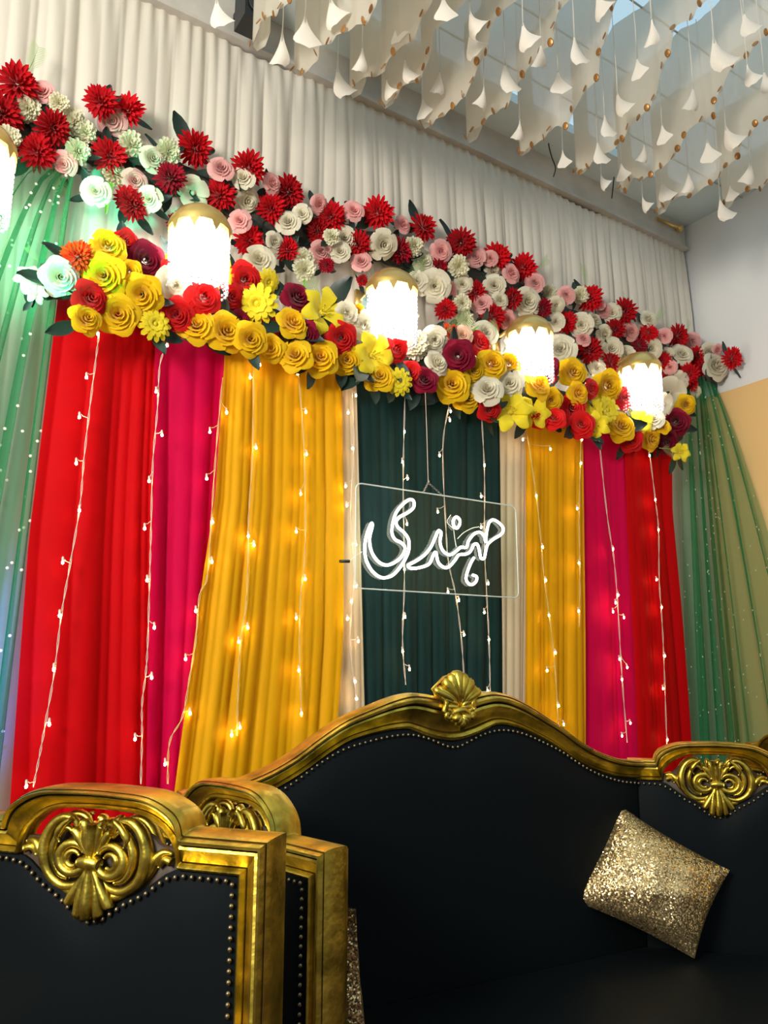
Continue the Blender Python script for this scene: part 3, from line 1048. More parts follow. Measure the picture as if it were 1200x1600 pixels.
# ------------------------------------------------------------------ fairy lights
bq = MB()
bq.ball((0, 0, 0), 0.0054, 6, 4, (1, 1, 1.25))
BULB = bq.mesh('bulb', M['bulb'])
sq_ = MB()
sq_.tube([(0, 0, 0.006), (0, 0.003, 0.016), (0, 0.005, 0.022)], [0.0045, 0.0045, 0.003], 6)
SOCK = sq_.mesh('bulb_socket', M['cable'])
STR = [('fairy light string down the wide left red curtain', 'cable', [(155, 520), (150, 560), (140, 640), (131, 720), (125, 790), (110, 880), (96, 960), (85, 1050), (71, 1130), (62, 1180), (52, 1230)],
        [(153, 522), (135, 590), (124, 652), (119, 724), (124, 798), (98, 879), (93, 962), (84, 1046), (77, 1132), (41, 1229)]),
       ('fairy light string where wide red and magenta curtains meet', 'cable', [(262, 535), (250, 570), (246, 640), (239, 720), (236, 830), (234, 900), (231, 1000), (228, 1050), (222, 1100), (222, 1150), (220, 1225)],
        [(261, 540), (244, 612), (253, 680), (233, 752), (226, 826), (230, 907), (241, 981), (237, 1059), (211, 1155)]),
       ('fairy light string along the left edge of the widest mustard curtain', 'goldwire', [(348, 590), (338, 700), (331, 800), (324, 900), (312, 930), (306, 1000), (296, 1060), (285, 1120), (265, 1160), (262, 1225)],
        [(354, 645), (328, 675), (323, 748), (332, 816), (331, 878), (306, 955), (290, 1030), (297, 1115), (258, 1194)]),
       ('fairy light string down the middle of the widest mustard curtain', 'goldwire', [(396, 570), (395, 700), (389, 800), (388, 850), (385, 940), (376, 1000), (372, 1080), (370, 1150)],
        [(406, 570), (391, 590), (400, 700), (388, 838), (397, 852), (387, 981), (373, 1003), (375, 1137), (362, 1149)]),
       ('fairy light string near the right side of the widest mustard curtain', 'goldwire', [(466, 580), (475, 700), (477, 850), (470, 930), (468, 1000), (471, 1120)],
        [(465, 584), (478, 644), (479, 710), (470, 772), (463, 831), (477, 905), (463, 966), (467, 1048), (471, 1115)]),
       ('fairy light string along the cream curtain left of the bottle green one', 'cable', [(550, 610), (553, 700), (548, 800), (553, 900), (547, 1000), (557, 1090)],
        [(556, 618), (544, 645), (551, 701), (540, 760), (542, 790), (556, 851), (557, 916), (549, 940), (543, 967), (560, 1002), (555, 1065), (557, 1092)]),
       ('fairy light string down the left half of the bottle green curtain', 'cable', [(633, 610), (630, 750), (632, 900), (629, 1000), (634, 1070)],
        [(632, 675), (629, 722), (637, 748), (636, 819), (632, 890), (633, 964), (629, 1018), (640, 1046)]),
       ('fairy light string down the middle of the bottle green curtain', 'cable', [(702, 630), (692, 700), (697, 830), (701, 880), (712, 930), (721, 1000), (726, 1075)],
        [(704, 643), (703, 657), (687, 712), (684, 800), (700, 925), (717, 938), (725, 992), (722, 1065)]),
       ('fairy light string near the right edge of the bottle green curtain', 'cable', [(752, 640), (757, 740), (757, 850), (760, 920), (764, 1000), (766, 1080)],
        [(757, 727), (752, 776), (752, 824), (763, 912), (757, 957), (764, 1000), (762, 1080)]),
       ('fairy light string down the smaller mustard curtain on the right', 'goldwire', [(822, 670), (830, 720), (841, 800), (850, 900), (858, 960), (867, 1040), (873, 1140)],
        [(817, 687), (860, 702), (838, 775), (848, 855), (853, 907), (858, 962), (868, 1020), (855, 1048), (873, 1103), (881, 1132)]),
       ('fairy light string where the smaller mustard and hot pink curtains meet', 'goldwire', [(908, 680), (905, 800), (906, 900), (905, 980)],
        [(909, 687), (908, 724), (902, 795), (905, 880), (904, 955)]),
       ('fairy light string down the hot pink curtain', 'cable', [(934, 668), (948, 800), (960, 880), (966, 960), (972, 1060), (980, 1160)],
        [(958, 858), (966, 930), (962, 942), (958, 956), (975, 965), (968, 1030), (980, 1043), (972, 1062), (985, 1130), (972, 1150)]),
       ('fairy light string down the narrow red curtain on the right', 'cable', [(1014, 700), (1024, 781), (1029, 828), (1030, 906), (1035, 980), (1038, 1050), (1042, 1165)],
        [(1015, 712), (1024, 781), (1029, 828), (1026, 906), (1034, 949), (1039, 1025), (1036, 1076), (1043, 1156)])]
for label, wm_, path, bulbs in STR:
    YS = 2.945
    pts = [at_y(px, py, YS) for px, py in path]
    org = pts[0].copy()
    g = thing('fairy_light_string', label, 'string lights', org, 0, 'fairy light strings on the curtains')
    q = MB()
    pp = smooth_path(pts, 6)
    for s in (0, 3.14):
        q.tube([p - org + Vector((0.0026 * math.sin(i * 1.1 + s), 0.0026 * math.cos(i * 1.1 + s), 0)) for i, p in enumerate(pp)], 0.0014, 5)
    for px, py in bulbs:
        p = at_y(px, py, YS - 0.012)
        near = min(pp, key=lambda a: (a - p).length + (0.05 if a.z < p.z else 0))
        q.tube([near - org, near.lerp(p, 0.6) - org + Vector((0, 0, 0.006)), p - org + Vector((0, 0.004, 0.02))], 0.0016, 5)
    q.obj('wire', M[wm_], g)
    for px, py in bulbs:
        b_ = link('bulb', BULB, g, at_y(px, py, YS - 0.012) - org)
        link('bulb_socket', SOCK, b_)

# ------------------------------------------------------------------ neon sign on a clear sheet
YN = 2.84
c0, c1, c2, c3 = (at_y(px, py, YN) for px, py in ((553, 754), (806, 791), (810, 933), (558, 921)))
xa, xb = (c0.x + c3.x) / 2, (c1.x + c2.x) / 2
za, zb = (c2.z + c3.z) / 2, (c0.z + c1.z) / 2
g = thing('neon_sign', 'white neon sign in looping script on a clear sheet before the green curtain', 'sign', ((xa + xb) / 2, YN, za))
org = g.location.copy()
q = MB()
w2, h_ = (xb - xa) / 2, zb - za
R_ = 0.03
ring = []
for cx, cz, a0 in ((w2 - R_, h_ - R_, 0), (-w2 + R_, h_ - R_, 90), (-w2 + R_, R_, 180), (w2 - R_, R_, 270)):
    for k in range(5):
        a = math.radians(a0 + k * 22.5)
        ring.append((cx + R_ * math.cos(a), cz + R_ * math.sin(a)))
n = len(ring)
q.add([(x, -0.003, z) for x, z in ring] + [(x, 0.003, z) for x, z in ring], [tuple(range(n)), tuple(reversed(range(n, 2 * n)))])
q.obj('acrylic_sheet', M['acrylic'], g, smooth=False)
q = MB()
q.tube([(x, 0, z) for x, z in ring], 0.0033, 5, closed=True)
q.obj('sheet_edge', M['acrylic_edge'], g)


def sgn(x, y):
    """point of the lettering, measured off the sign's own face"""
    return at_y(540 + x / 4.2857, 720 + y / 4.2857, YN - 0.018) - org


LET = [([(172, 420), (140, 500), (128, 590), (140, 670), (180, 740), (240, 782), (305, 772), (355, 725), (395, 665), (422, 600), (422, 530), (390, 480), (350, 445), (338, 410), (360, 378), (415, 348), (455, 312), (455, 270), (425, 260),
         (380, 295), (340, 345), (318, 410), (310, 480), (330, 525), (375, 550), (398, 585), (380, 635), (330, 680), (270, 698), (215, 672), (172, 605), (160, 520), (178, 440)], 'script_tube'),
       ([(418, 700), (470, 672), (530, 628), (572, 575), (600, 512), (622, 468), (640, 485), (632, 545), (652, 602), (698, 630), (740, 605), (772, 578), (808, 580), (824, 535), (858, 492), (898, 478), (928, 505), (938, 545), (944, 480), (960, 415),
         (990, 395), (1030, 418), (1056, 455), (1042, 492), (990, 525), (952, 560), (938, 605), (928, 652), (905, 650), (895, 600), (882, 560), (858, 562), (835, 608), (800, 626), (758, 630), (730, 670), (688, 712), (650, 710), (618, 675), (604, 612),
         (584, 640), (560, 690), (500, 714), (440, 720)], 'script_tube'),
       ([(742, 376), (764, 396), (762, 430), (742, 452), (722, 430), (722, 396)], 'script_dot')]
for pts, nm in LET:
    q = MB()
    q.tube(smooth_path([sgn(*p) for p in pts], 4, True), 0.0066, 7, closed=True)
    q.obj(nm, M['neon'], g)
q = MB()
q.tube(smooth_path([sgn(*p) for p in [(860, 648), (836, 690), (812, 755), (808, 800), (838, 830), (870, 812), (878, 778), (850, 764)]], 4), 0.0066, 7)
q.obj('script_tail', M['neon'], g)
q = MB()
for pts in ([(735, 462), (742, 520), (752, 575)], [(760, 520), (800, 480), (860, 448), (905, 440)], [(715, 360), (690, 408), (735, 455)]):
    q.tube(smooth_path([sgn(*p) + Vector((0, 0.012, 0)) for p in pts], 3), 0.002, 5)
q.obj('feed_wire', M['neonback'], g)
q = MB()
hook = at_y(669, 754, YN) - org
for ex, ey in ((661, 770), (692, 775)):
    e = at_y(ex, ey, YN) - org
    for k in range(7):
        c = hook.lerp(e, (k + 0.5) / 7)
        d = (e - hook).normalized()
        pr = Vector((0, 1, 0)) if k % 2 else d.cross(Vector((0, 1, 0)))
        L = (e - hook).length / 7 * 0.68
        q.tube([c + d * (L * math.cos(a)) + pr * (0.0045 * math.sin(a)) for a in [j * 0.785 for j in range(8)]], 0.0014, 4, closed=True)
q.obj('chain', M['steel'], g)
q = MB()
q.tube([hook, at_y(667, 680, YN + 0.02) - org, at_y(664, 600, YN + 0.03) - org], 0.0018, 5)
q.tube([hook + Vector((0, 0, 0.012)), hook + Vector((0.004, 0, 0.004)), hook], 0.004, 6)
q.obj('hanging_wire', M['cable'], g)
q = MB()
q.tube([at_y(531, 877, YN + 0.03) - org, at_y(546, 877, YN + 0.03) - org], 0.007, 8)
q.obj('plug', M['plastic'], g)
q = MB()
q.tube([at_y(546, 877, YN + 0.03) - org, at_y(556, 868, YN + .02) - org, at_y(566, 862, YN) - org], 0.002, 5)
q.obj('plug_cable', M['neonback'], g)


# ------------------------------------------------------------------ carved gilt seats
def sweep(q, path, width, prof, closed=False):
    """moulding: prof = (w, d) with w 0 outer .. 1 inner, d depth in metres (minus = front); path in (u, z), inner side on the right hand"""
    n = len(path)
    rows = []
    for i, p in enumerate(path):
        a = path[i - 1] if i else None
        b_ = path[i + 1] if i < n - 1 else None
        t0 = (p - a).normalized() if a is not None else None
        t1 = (b_ - p).normalized() if b_ is not None else None
        t0 = t0 or t1
        t1 = t1 or t0
        n0, n1 = Vector((t0.y, -t0.x)), Vector((t1.y, -t1.x))
        m = (n0 + n1)
        m = m.normalized()
        k = 1 / max(0.5, m.dot(n0))
        w = width(i, p) * k
        rows.append([(p.x + m.x * w * pw, pd, p.y + m.y * w * pw) for pw, pd in prof])
    o = len(q.v)
    q.grid(rows, wrap=True)
    k = len(prof)
    q.f.append(tuple(o + j for j in range(k)))
    q.f.append(tuple(o + (n - 1) * k + j for j in reversed(range(k))))


FRONT = [(-0.10, -0.012), (-0.085, -0.026), (-0.02, -0.036), (0.02, -0.033), (0.03, -0.040), (0.09, -0.047), (0.17, -0.046), (0.21, -0.038), (0.235, -0.026), (0.27, -0.034), (0.34, -0.036), (0.46, -0.026), (0.62, -0.016), (0.74, -0.012),
         (0.765, -0.008), (0.80, -0.018), (0.88, -0.023), (0.95, -0.019), (1.0, -0.006)]
PROF = FRONT + [(w, -d) for w, d in reversed(FRONT)]
NF = len(FRONT)
DARK = {2, 7, 8, 13}
DARK |= {2 * NF - 2 - k for k in DARK}


def patina(o, n, rows):
    """old varnish left in the grooves of the moulding: faces of the groove segments take the dark slot"""
    o.data.materials.append(M['patina'])
    idx = [1 if (i % n) in DARK and i < rows * n else 0 for i in range(len(o.data.polygons))]
    o.data.polygons.foreach_set('material_index', idx)
    o.data.set_sharp_from_angle(angle=math.radians(35))


def rounded(pts, sub=6):
    """corner-rounding of (x, y, r) points"""
    out = []
    for i, (x, y, r) in enumerate(pts):
        p = Vector((x, y))
        if r <= 0 or i in (0, len(pts) - 1):
            out.append(p)
            continue
        a = Vector(pts[i - 1][:2])
        b_ = Vector(pts[i + 1][:2])
        da, db = (a - p).normalized(), (b_ - p).normalized()
        s, e = p + da * r, p + db * r
        for k in range(sub + 1):
            t = k / sub
            out.append(s * (1 - t) ** 2 + p * 2 * t * (1 - t) + e * t * t)
    return out


def mc_(X, Y):
    """carving coordinates -> (u, z offset from the arch crown)"""
    return ((X - 300) / 1605, -(Y - 100) / 1990)


def carving_mesh():
    q = MB()

    def stroke(pts, r0, r1, r2, lift=0.0, flat=1.3, sub=4):
        pp = smooth_path([Vector((mc_(*p)[0], -0.004 - lift, mc_(*p)[1])) for p in pts], sub)
        n = len(pp)
        rad = [r0 + (r1 - r0) * min(1, 2 * i / (n - 1)) + (r2 - r1) * max(0, 2 * i / (n - 1) - 1) for i in range(n)]
        q.tube(pp, rad, 7, flat)

    for s in (1, -1):
        def mir(pts):
            return [(300 + s * (x - 300), y) for x, y in pts]
        stroke(mir([(245, 262), (232, 216), (195, 202), (158, 232), (136, 290), (138, 350), (160, 402), (205, 434), (250, 425), (278, 395)]), 0.004, 0.0125, 0.005, 0.012)
        stroke(mir([(238, 258), (216, 236), (192, 250), (172, 300), (174, 350), (196, 392), (225, 405)]), 0.003, 0.008, 0.004, 0.018)
        stroke(mir([(232, 200), (205, 225), (186, 262), (196, 285)]), 0.004, 0.007, 0.002, 0.024)
        stroke(mir([(240 + 44 * math.cos(a), 335 + 50 * math.sin(a)) for a in [k * 0.55 - 0.3 for k in range(12)]]), 0.006, 0.010, 0.006, 0.02, 1.2, 3)
        stroke(mir([(240 + 22 * math.cos(a), 338 + 26 * math.sin(a)) for a in [k * 0.6 + 1 for k in range(9)]]), 0.005, 0.007, 0.003, 0.02, 1.2, 3)
        stroke(mir([(62, 300), (88, 296), (112, 322), (132, 370), (165, 408)]), 0.003, 0.010, 0.006, 0.006)
        stroke(mir([(62, 325), (84, 318), (100, 345)]), 0.008, 0.007, 0.003, 0.008)
        stroke(mir([(165, 405), (215, 450), (262, 452), (285, 430)]), 0.006, 0.010, 0.004, 0.006)
        for X, Y in ((276, 222), (250, 250)):
            stroke(mir([(294, 330), (288 + (X - 288) * .5, 285), (X, Y), (X - 12, Y - 8)]), 0.004, 0.009, 0.008, 0.02)
        for X, Y in ((268, 512), (238, 478)):
            stroke(mir([(294, 362), (284 + (X - 284) * .35, 420), (X, Y), (X - 4, Y + 10)]), 0.005, 0.010, 0.007, 0.02)
    stroke([(300, 330), (300, 280), (300, 215)], 0.005, 0.009, 0.010, 0.024)
    stroke([(300, 360), (300, 440), (300, 518), (300, 530)], 0.006, 0.012, 0.006, 0.024)
    stroke([(268, 346), (300, 340), (332, 346)], 0.009, 0.012, 0.009, 0.026)
    # the same relief shows on the other side
    o = len(q.v)
    nf = len(q.f)
    q.v += [(x, -y, z) for x, y, z in q.v]
    q.f += [tuple(i + o for i in reversed(f)) for f in q.f[:nf]]
    return q.mesh('carved_crest', M['gold'])


CARVE = carving_mesh()


def upholstery(q, u0, u1, zb, topf, d0, bulge, n=40, m=16):
    """padded panel between u0 and u1, from zb up to topf(u), padded on both faces"""
    for sgn_ in (-1, 1):
        rows = []
        for i in range(m + 1):
            v = i / m
            row = []
            for j in range(n + 1):
                u = u0 + (u1 - u0) * j / n
                zt = topf(u)
                k = (1 - abs(2 * j / n - 1) ** 6) * (1 - abs(2 * v - 1) ** 8)
                row.append((u, sgn_ * (d0 + bulge * k), zb + (zt - zb) * v))
            rows.append(row if sgn_ < 0 else row[::-1])
        q.grid(rows)
    rows = [[(u0 + (u1 - u0) * j / n, s * d0, topf(u0 + (u1 - u0) * j / n)) for j in range(n + 1)] for s in (-1, 1)]
    q.grid(rows)


def nails(q, pts, d):
    """a row of domed nail heads on both faces along a (u, z) polyline"""
    acc = 0.0
    last = Vector(pts[0])
    for p in pts[1:]:
        p = Vector(p)
        L = (p - last).length
        s = 0.0
        while acc + (L - s) >= 0.0165:
            s += 0.0165 - acc
            acc = 0.0
            c = last.lerp(p, s / L)
            for sg in (-1, 1):
                q.ball((c.x, sg * d, c.y), 0.0046, 6, 4)
        acc += L - s
        last = p


def arch_panel(root, loc, rotz, hw, ah, zs, zt, left_post=True, right_post=True, zfoot=0.05, pref='', thick=1.0):
    """one carved arched panel: moulded frame, padding, crest, nails; local x along the panel, z up"""
    def outline(h, a, zlow, ztop, zf, corner):
        p = []
        p += [(-h, zf, 0), (-h, zlow, 0)] if left_post else [(-hw, zlow, 0)]
        p += [(-a, zlow, 0.004), (-a + 0.006, zlow + (ztop - zlow) * 0.45, 0.02), (-a + 0.055, ztop, corner), (0, ztop + 0.006, 0.05), (a - 0.055, ztop, corner), (a - 0.006, zlow + (ztop - zlow) * 0.45, 0.02), (a, zlow, 0.004)]
        p += [(h, zlow, 0), (h, zf, 0)] if right_post else [(hw, zlow, 0)]
        return rounded(p)

    fw_ = 0.062
    outer = outline(hw, ah, zs, zt - 0.004, zfoot, 0.045)
    inner = outline(hw - fw_, ah - 0.020, zs - fw_, zt - 0.040, zfoot, 0.045)
    q = MB()
    q.grid([[(o_.x + (i_.x - o_.x) * w, d, o_.y + (i_.y - o_.y) * w) for w, d in PROF] for o_, i_ in zip(outer, inner)], wrap=True)
    npf = len(PROF)
    q.f.append(tuple(range(npf)))
    q.f.append(tuple((len(outer) - 1) * npf + j for j in reversed(range(npf))))
    fr = q.obj(pref + 'frame', M['gold'], root, loc=loc)
    fr.rotation_euler[2] = rotz
    patina(fr, npf, len(outer) - 1)
    fr.scale[1] = thick
    zin = zs - 0.062
    k = ah / 0.19

    def top(u):
        a = abs(u) / k
        if a > 0.185:
            return zin + 0.004
        tab = ((0, -0.214), (0.03, -0.204), (0.066, -0.180), (0.11, -0.158), (0.153, -0.128), (0.185, zin + 0.004 - zt))
        for (a0, h0), (a1, h1) in zip(tab, tab[1:]):
            if a <= a1:
                return zt + h0 + (h1 - h0) * (a - a0) / (a1 - a0)

    q = MB()
    ul = -hw + (0.058 if left_post else 0.0)
    ur = hw - (0.058 if right_post else 0.0)
    upholstery(q, ul, ur, 0.30, top, 0.012, 0.014)
    pn = q.obj(pref + 'upholstery', M['black'], root, loc=loc)
    pn.rotation_euler[2] = rotz
    q = MB()
    border = []
    if left_post:
        border += [(ul + 0.012, 0.5), (ul + 0.012, zin - 0.012)]
    nn = 60
    border += [(ul + 0.012 + (ur - ul - 0.024) * j / nn, top(ul + 0.012 + (ur - ul - 0.024) * j / nn) - 0.010) for j in range(nn + 1)]
    if right_post:
        border += [(ur - 0.012, zin - 0.012), (ur - 0.012, 0.5)]
    nails(q, border, 0.020)
    no = q.obj(pref + 'nail_trim', M['nail'], root, loc=loc)
    no.rotation_euler[2] = rotz
    no['kind'] = 'stuff'
    # dark pierced ground behind the scrolls, open along its upper edge
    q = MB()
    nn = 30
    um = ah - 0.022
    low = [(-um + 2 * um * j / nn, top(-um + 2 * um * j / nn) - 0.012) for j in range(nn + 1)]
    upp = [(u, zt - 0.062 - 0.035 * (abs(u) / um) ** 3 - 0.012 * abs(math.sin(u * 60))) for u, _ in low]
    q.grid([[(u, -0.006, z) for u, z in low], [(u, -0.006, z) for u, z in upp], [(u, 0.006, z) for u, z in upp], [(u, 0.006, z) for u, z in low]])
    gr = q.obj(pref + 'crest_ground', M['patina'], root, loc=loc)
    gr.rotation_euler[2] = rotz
    cr = link('carved_crest', CARVE, root, Vector(loc) + Vector((0, 0, zt)), (0, 0, rotz), (k * 1.06, 1, 1.0))
    return fr


def turned_leg(name, root, loc, h):
    q = MB()
    q.lathe([(0, 0), (0.018, 0), (0.024, 0.02), (0.016, 0.05), (0.026, h * 0.55), (0.034, h * 0.8), (0.03, h), (0, h)], n=10)
    return q.obj(name, M['gold'], root, loc=loc)


def cushion(q, poly, z0, z1, r=0.03):
    """flat cushion over a polygon with rounded rim"""
    c = sum((Vector(p) for p in poly), Vector((0, 0))) / len(poly)
    dense = []
    for i, p in enumerate(poly):
        a, b_ = Vector(p), Vector(poly[(i + 1) % len(poly)])
        for k in range(8):
            dense.append(a.lerp(b_, k / 8))
    rows = []
    for s, z in ((0.0, z0), (0.96, z0), (1.0, z0 + r), (1.0, z1 - r), (0.975, z1 - 0.006), (0.92, z1), (0.5, z1 + 0.008), (0.0, z1 + 0.01)):
        rows.append([(c.x + (p.x - c.x) * s, c.y + (p.y - c.y) * s, z) for p in dense])
    q.grid(rows, wrap=True)


def make_sofa(label):
    sdir = Vector((math.cos(math.radians(8)), -math.sin(math.radians(8)), 0))
    rz = math.atan2(sdir.y, sdir.x)
    p0 = Vector((1.429, 1.813, 0))
    g = thing('sofa', label, 'sofa', p0, rz, 'carved gilt sofas')
    inv = Matrix.Rotation(-rz, 4, 'Z')

    def loc(x, y):
        return inv @ (Vector((x, y, 0)) - p0)

    half = [(0.0, 1.283), (0.05, 1.290), (0.095, 1.299), (0.14, 1.302), (0.192, 1.292), (0.25, 1.268), (0.31, 1.236), (0.383, 1.195), (0.45, 1.152), (0.52, 1.118), (0.60, 1.093), (0.66, 1.084)]
    lefth = [(-u - (0.03 if u > .3 else 0), z + (0.006 if u > .2 else 0)) for u, z in reversed(half[1:])]
    pts = [(-0.765, 1.082)] + lefth + half + [(0.692, 1.082)]
    path = [Vector((p.x, p.y)) for p in smooth_path([Vector((u, z, 0)) for u, z in pts], 4)]

    def width(i, p):
        return 0.052 + 0.058 * math.exp(-(p.x / 0.24) ** 2)

    q = MB()
    sweep(q, path, width, PROF)
    patina(q.obj('frame', M['gold'], g), len(PROF), len(path) - 1)
    xs = [(p.x, p.y - width(0, p) * (1.0 + 0.18 * min(1, abs(p.x) / .3))) for p in path]

    def top(u):
        for i in range(len(xs) - 1):
            if xs[i][0] <= u <= xs[i + 1][0]:
                t = (u - xs[i][0]) / (xs[i + 1][0] - xs[i][0])
                return xs[i][1] + (xs[i + 1][1] - xs[i][1]) * t + 0.012 - 0.012 * math.exp(-(u / 0.05) ** 2)
        return 1.03

    q = MB()
    upholstery(q, -0.75, 0.68, 0.30, top, 0.012, 0.03, n=70)
    q.obj('upholstery', M['black'], g)
    q = MB()
    nails(q, [(-0.74 + 1.41 * j / 120, top(-0.74 + 1.41 * j / 120) - 0.014) for j in range(121)], 0.024)
    o = q.obj('nail_trim', M['nail'], g)
    o['kind'] = 'stuff'
    # shell crest
    q = MB()

    def sc(X, Y, d):
        return Vector(((X - 845) * 0.00070, d, 1.369 - (Y - 80) * 0.00066))

    for X, Y in ((845, 92), (815, 104), (875, 104), (790, 122), (902, 124), (765, 148), (925, 150), (745, 152), (942, 160), (785, 185), (908, 188), (790, 215), (902, 218)):
        r1 = 0.016 if Y < 140 else 0.011
        pts = [sc(845 + (X - 845) * 0.12, 238, -0.046), sc(845 + (X - 845) * 0.35, 238 + (Y - 238) * 0.5, -0.060), sc(845 + (X - 845) * 0.95, Y + 8, -0.050), sc(X, Y, -0.036)]
        q.tube(smooth_path(pts, 4), [0.005 + (r1 - 0.005) * min(1, i / 8) - (0.005 if i > 10 else 0) for i in range(13)], 7)
    bk = [(745, 150), (775, 122), (800, 98), (845, 84), (888, 100), (915, 124), (945, 158), (910, 215), (880, 245), (810, 245), (782, 215)]
    nb = len(bk)
    q.add([sc(x, y, -0.034) for x, y in bk] + [sc(x, y, -0.016) for x, y in bk], [tuple(range(nb)), tuple(reversed(range(nb, 2 * nb)))] + [(i, (i + 1) % nb, nb + (i + 1) % nb, nb + i) for i in range(nb)])
    q.ball(sc(845, 92, -0.044), 0.018, 10, 6, (1.3, 0.9, 0.8))
    q.obj('shell_crest', M['gold'], g)
    q = MB()
    for s in (-1, 1):
        q.tube(smooth_path([sc(845 + s * (55 + 20 * (1 - t) * math.cos(6.28 * 1.4 * t + 1.2)), 258 - 22 * (1 - t) * math.sin(6.28 * 1.4 * t + 1.2), -0.058) for t in [k / 14 for k in range(14)]], 2), 0.0075, 7)
        q.tube(smooth_path([sc(845 + s * 72, 246, -0.054), sc(845 + s * 62, 205, -0.056), sc(845 + s * 90, 180, -0.052)], 4), [0.008] * 5 + [0.005] * 4, 7)
    q.tube(smooth_path([sc(808, 252, -0.058), sc(845, 238, -0.066), sc(882, 252, -0.058)], 4), 0.010, 8)
    q.obj('crest_volute', M['gold'], g)
    q = MB()
    for X, Y in ((850, 328), (826, 305), (872, 303), (806, 284), (888, 284)):
        q.tube(smooth_path([sc(847, 258, -0.058), sc(847 + (X - 847) * .6, 258 + (Y - 258) * .5, -0.066), sc(X, Y, -0.050)], 4), [0.006, 0.008, 0.010, 0.011, 0.012, 0.011, 0.009, 0.006, 0.002], 7)
    q.obj('crest_leaf', M['gold'], g)
    # side wings
    lw = loc(0.700, 1.635)
    arch_panel(g, lw, math.atan2(-0.972, 0.233) - rz, 0.312, 0.172, 1.052, 1.142, True, True, pref='wing_', thick=0.82)
    rw = loc(2.285, 1.550)
    arch_panel(g, rw, math.atan2(-0.737, 0.676) - rz, 0.262, 0.180, 1.083, 1.143, False, True, pref='wing_')
    # seat
    poly = [loc(*p) for p in ((0.74, 1.86), (2.09, 1.70), (2.44, 1.33), (2.40, 1.06), (0.90, 1.20), (0.84, 1.40))]
    q = MB()
    cushion(q, [(p.x, p.y) for p in poly], 0.40, 0.548)
    q.obj('seat_cushion', M['black'], g)
    q = MB()
    cushion(q, [(p.x * 0.99, p.y * 0.99) for p in poly], 0.28, 0.405, 0.02)
    q.obj('seat_rail', M['gold'], g)
    for x, y in ((0.85, 1.24), (2.36, 1.12), (2.05, 1.66), (0.80, 1.82), (1.6, 1.19)):
        turned_leg('leg', g, loc(x, y), 0.29)
    return g


sofa = make_sofa('long black velvet sofa with gilt humped back and shell crest, below the neon sign')
sofa2 = copy_tree(sofa)
sofa2['label'] = 'gilt sofa mostly out of frame, behind the right wing of the long sofa'
rot2 = math.radians(-30)
old = Vector((0.700 - 1.429, 1.635 - 1.813, 0))
sofa2.location = Vector((2.80, 1.56, 0)) - Matrix.Rotation(rot2, 3, 'Z') @ old
sofa2.rotation_euler[2] = sofa.rotation_euler[2] + rot2

# the armchair in front, its back towards the sofa
ch = thing('armchair', 'black velvet armchair back with carved gilt arched frame, nearest the camera', 'armchair', (0.392, 1.523, 0), math.atan2(-0.793, 0.609))
arch_panel(ch, (0, 0, 0), 0, 0.352, 0.192, 1.107, 1.171)
q = MB()
cushion(q, [(-0.30, -0.03), (-0.30, -0.52), (0.30, -0.52), (0.30, -0.03)], 0.36, 0.48)
q.obj('seat_cushion', M['black'], ch)
q = MB()
cushion(q, [(-0.31, -0.02), (-0.31, -0.53), (0.31, -0.53), (0.31, -0.02)], 0.27, 0.37, 0.02)
q.obj('seat_rail', M['gold'], ch)
for s in (-1, 1):
    q = MB()
    q.tube(smooth_path([(s * 0.30, -0.03, 0.70), (s * 0.31, -0.25, 0.72), (s * 0.31, -0.46, 0.69), (s * 0.31, -0.50, 0.62), (s * 0.30, -0.47, 0.40)], 5), 0.026, 8)
    q.obj('armrest', M['gold'], ch)
    turned_leg('leg', ch, (s * 0.28, -0.49, 0), 0.28)
    turned_leg('leg', ch, (s * 0.28, -0.06, 0), 0.28)


# ------------------------------------------------------------------ sequin cushions
def pillow(label, corners, puff):
    """corners a, b, c, d in order round the cushion"""
    a, b_, c, d = (Vector(p) for p in corners)
    ctr = (a + b_ + c + d) / 4
    nrm = (b_ - a).cross(d - a).normalized()
    q = MB()
    n = 24
    for s in (-1, 1):
        rows = []
        for i in range(n + 1):
            v = i / n
            row = []
            for j in range(n + 1):
                u = j / n
                uu = u + 0.03 * math.sin(math.pi * v) * (0.5 - u) * 2
                vv = v + 0.03 * math.sin(math.pi * u) * (0.5 - v) * 2
                p = a * (1 - uu) * (1 - vv) + b_ * uu * (1 - vv) + c * uu * vv + d * (1 - uu) * vv
                k = (math.sin(math.pi * u) * math.sin(math.pi * v)) ** 0.55
                wr = 0.006 * math.sin(17 * u + 9 * v) * math.sin(11 * v - 6 * u) * k
                row.append(p - ctr + nrm * (s * (puff * k) + wr))
            rows.append(row if s > 0 else row[::-1])
        q.grid(rows)
    o = q.obj('cushion', M['sequincloth'], loc=ctr)
    tag(o, label, 'cushion', 'gold sequin cushions')
    return o


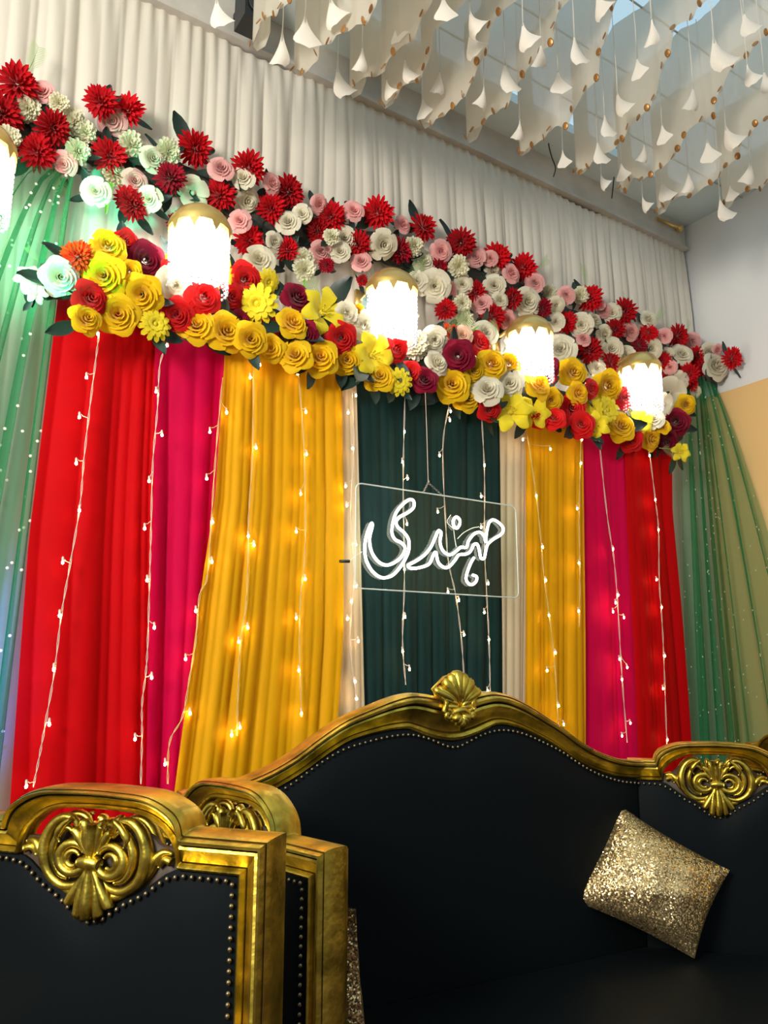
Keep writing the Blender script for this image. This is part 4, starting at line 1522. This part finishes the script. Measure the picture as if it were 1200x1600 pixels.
bot = at_z(1085, 1498, 0.562)
tl_ = math.radians(20)
npl = hv * math.cos(tl_) - UPV * math.sin(tl_)
pillow('gold sequin cushion standing on its corner at the right of the long sofa', [at_plane(965, 1256, bot, npl), at_plane(1140, 1360, bot, npl), bot, at_plane(890, 1405, bot, npl)], 0.095)
pillow('gold sequin cushion mostly hidden behind the sofa\'s left wing post', [(0.885, 1.44, 0.905), (0.915, 1.42, 0.575), (0.83, 1.78, 0.575), (0.80, 1.80, 0.90)], 0.055)

# ------------------------------------------------------------------ small fittings under the ceiling
sp_ = thing('loudspeaker', 'small black loudspeaker fixed to the beam at top left', 'loudspeaker', (1.20, 2.96, 4.345))
q = MB()
q.box((0, 0, 0.13), (0.11, 0.13, 0.26))
q.obj('case', M['plastic'], sp_, smooth=False)
q = MB()
for z in (0.07, 0.18):
    q.lathe([(0.036, 0), (0.04, 0.006), (0.034, 0.008), (0.02, 0.002), (0, 0.006)], n=16)
    q.v[-80:] = [(x, -0.066 - zz, z + y) for x, y, zz in q.v[-80:]]
q.obj('driver', mat('speaker cone', (0.03, 0.03, 0.03), 0.6), sp_)
q = MB()
q.box((0, 0.13, 0.2), (0.03, 0.14, 0.03))
q.obj('bracket', M['plastic'], sp_, smooth=False)
for lab, pts in [('thin black wire hanging to the beam, left of the two others', [(862, 205), (857, 222), (862, 245), (868, 262), (865, 276)]),
                 ('thin black wire hanging to the beam, in the middle of three', [(963, 228), (960, 270), (956, 310)]),
                 ('thin black wire hanging near the corner of the right wall', [(1067, 308), (1072, 316), (1077, 324)])]:
    q = MB()
    pw = [at_y(px, py, 3.05 if py < 300 else 3.08) for px, py in pts]
    pw = [Vector((pw[0].x, pw[0].y, ZC))] + pw
    q.tube(smooth_path(pw, 4), 0.004, 5)
    tag(q.obj('loose_wire', M['plastic']), lab, 'wire', 'loose wires under the ceiling')
q = MB()
e = at_y(1062, 357, 3.12)
q.tube([(e.x - 0.25, 3.13, e.z), (e.x, 3.12, e.z)], 0.012, 8)
q.ball((e.x, 3.12, e.z), 0.026, 10, 6)
tag(q.obj('curtain_rod', M['brass']), 'brass curtain rod end with ball finial at the wall corner', 'curtain rod')
bpy.context.view_layer.update()
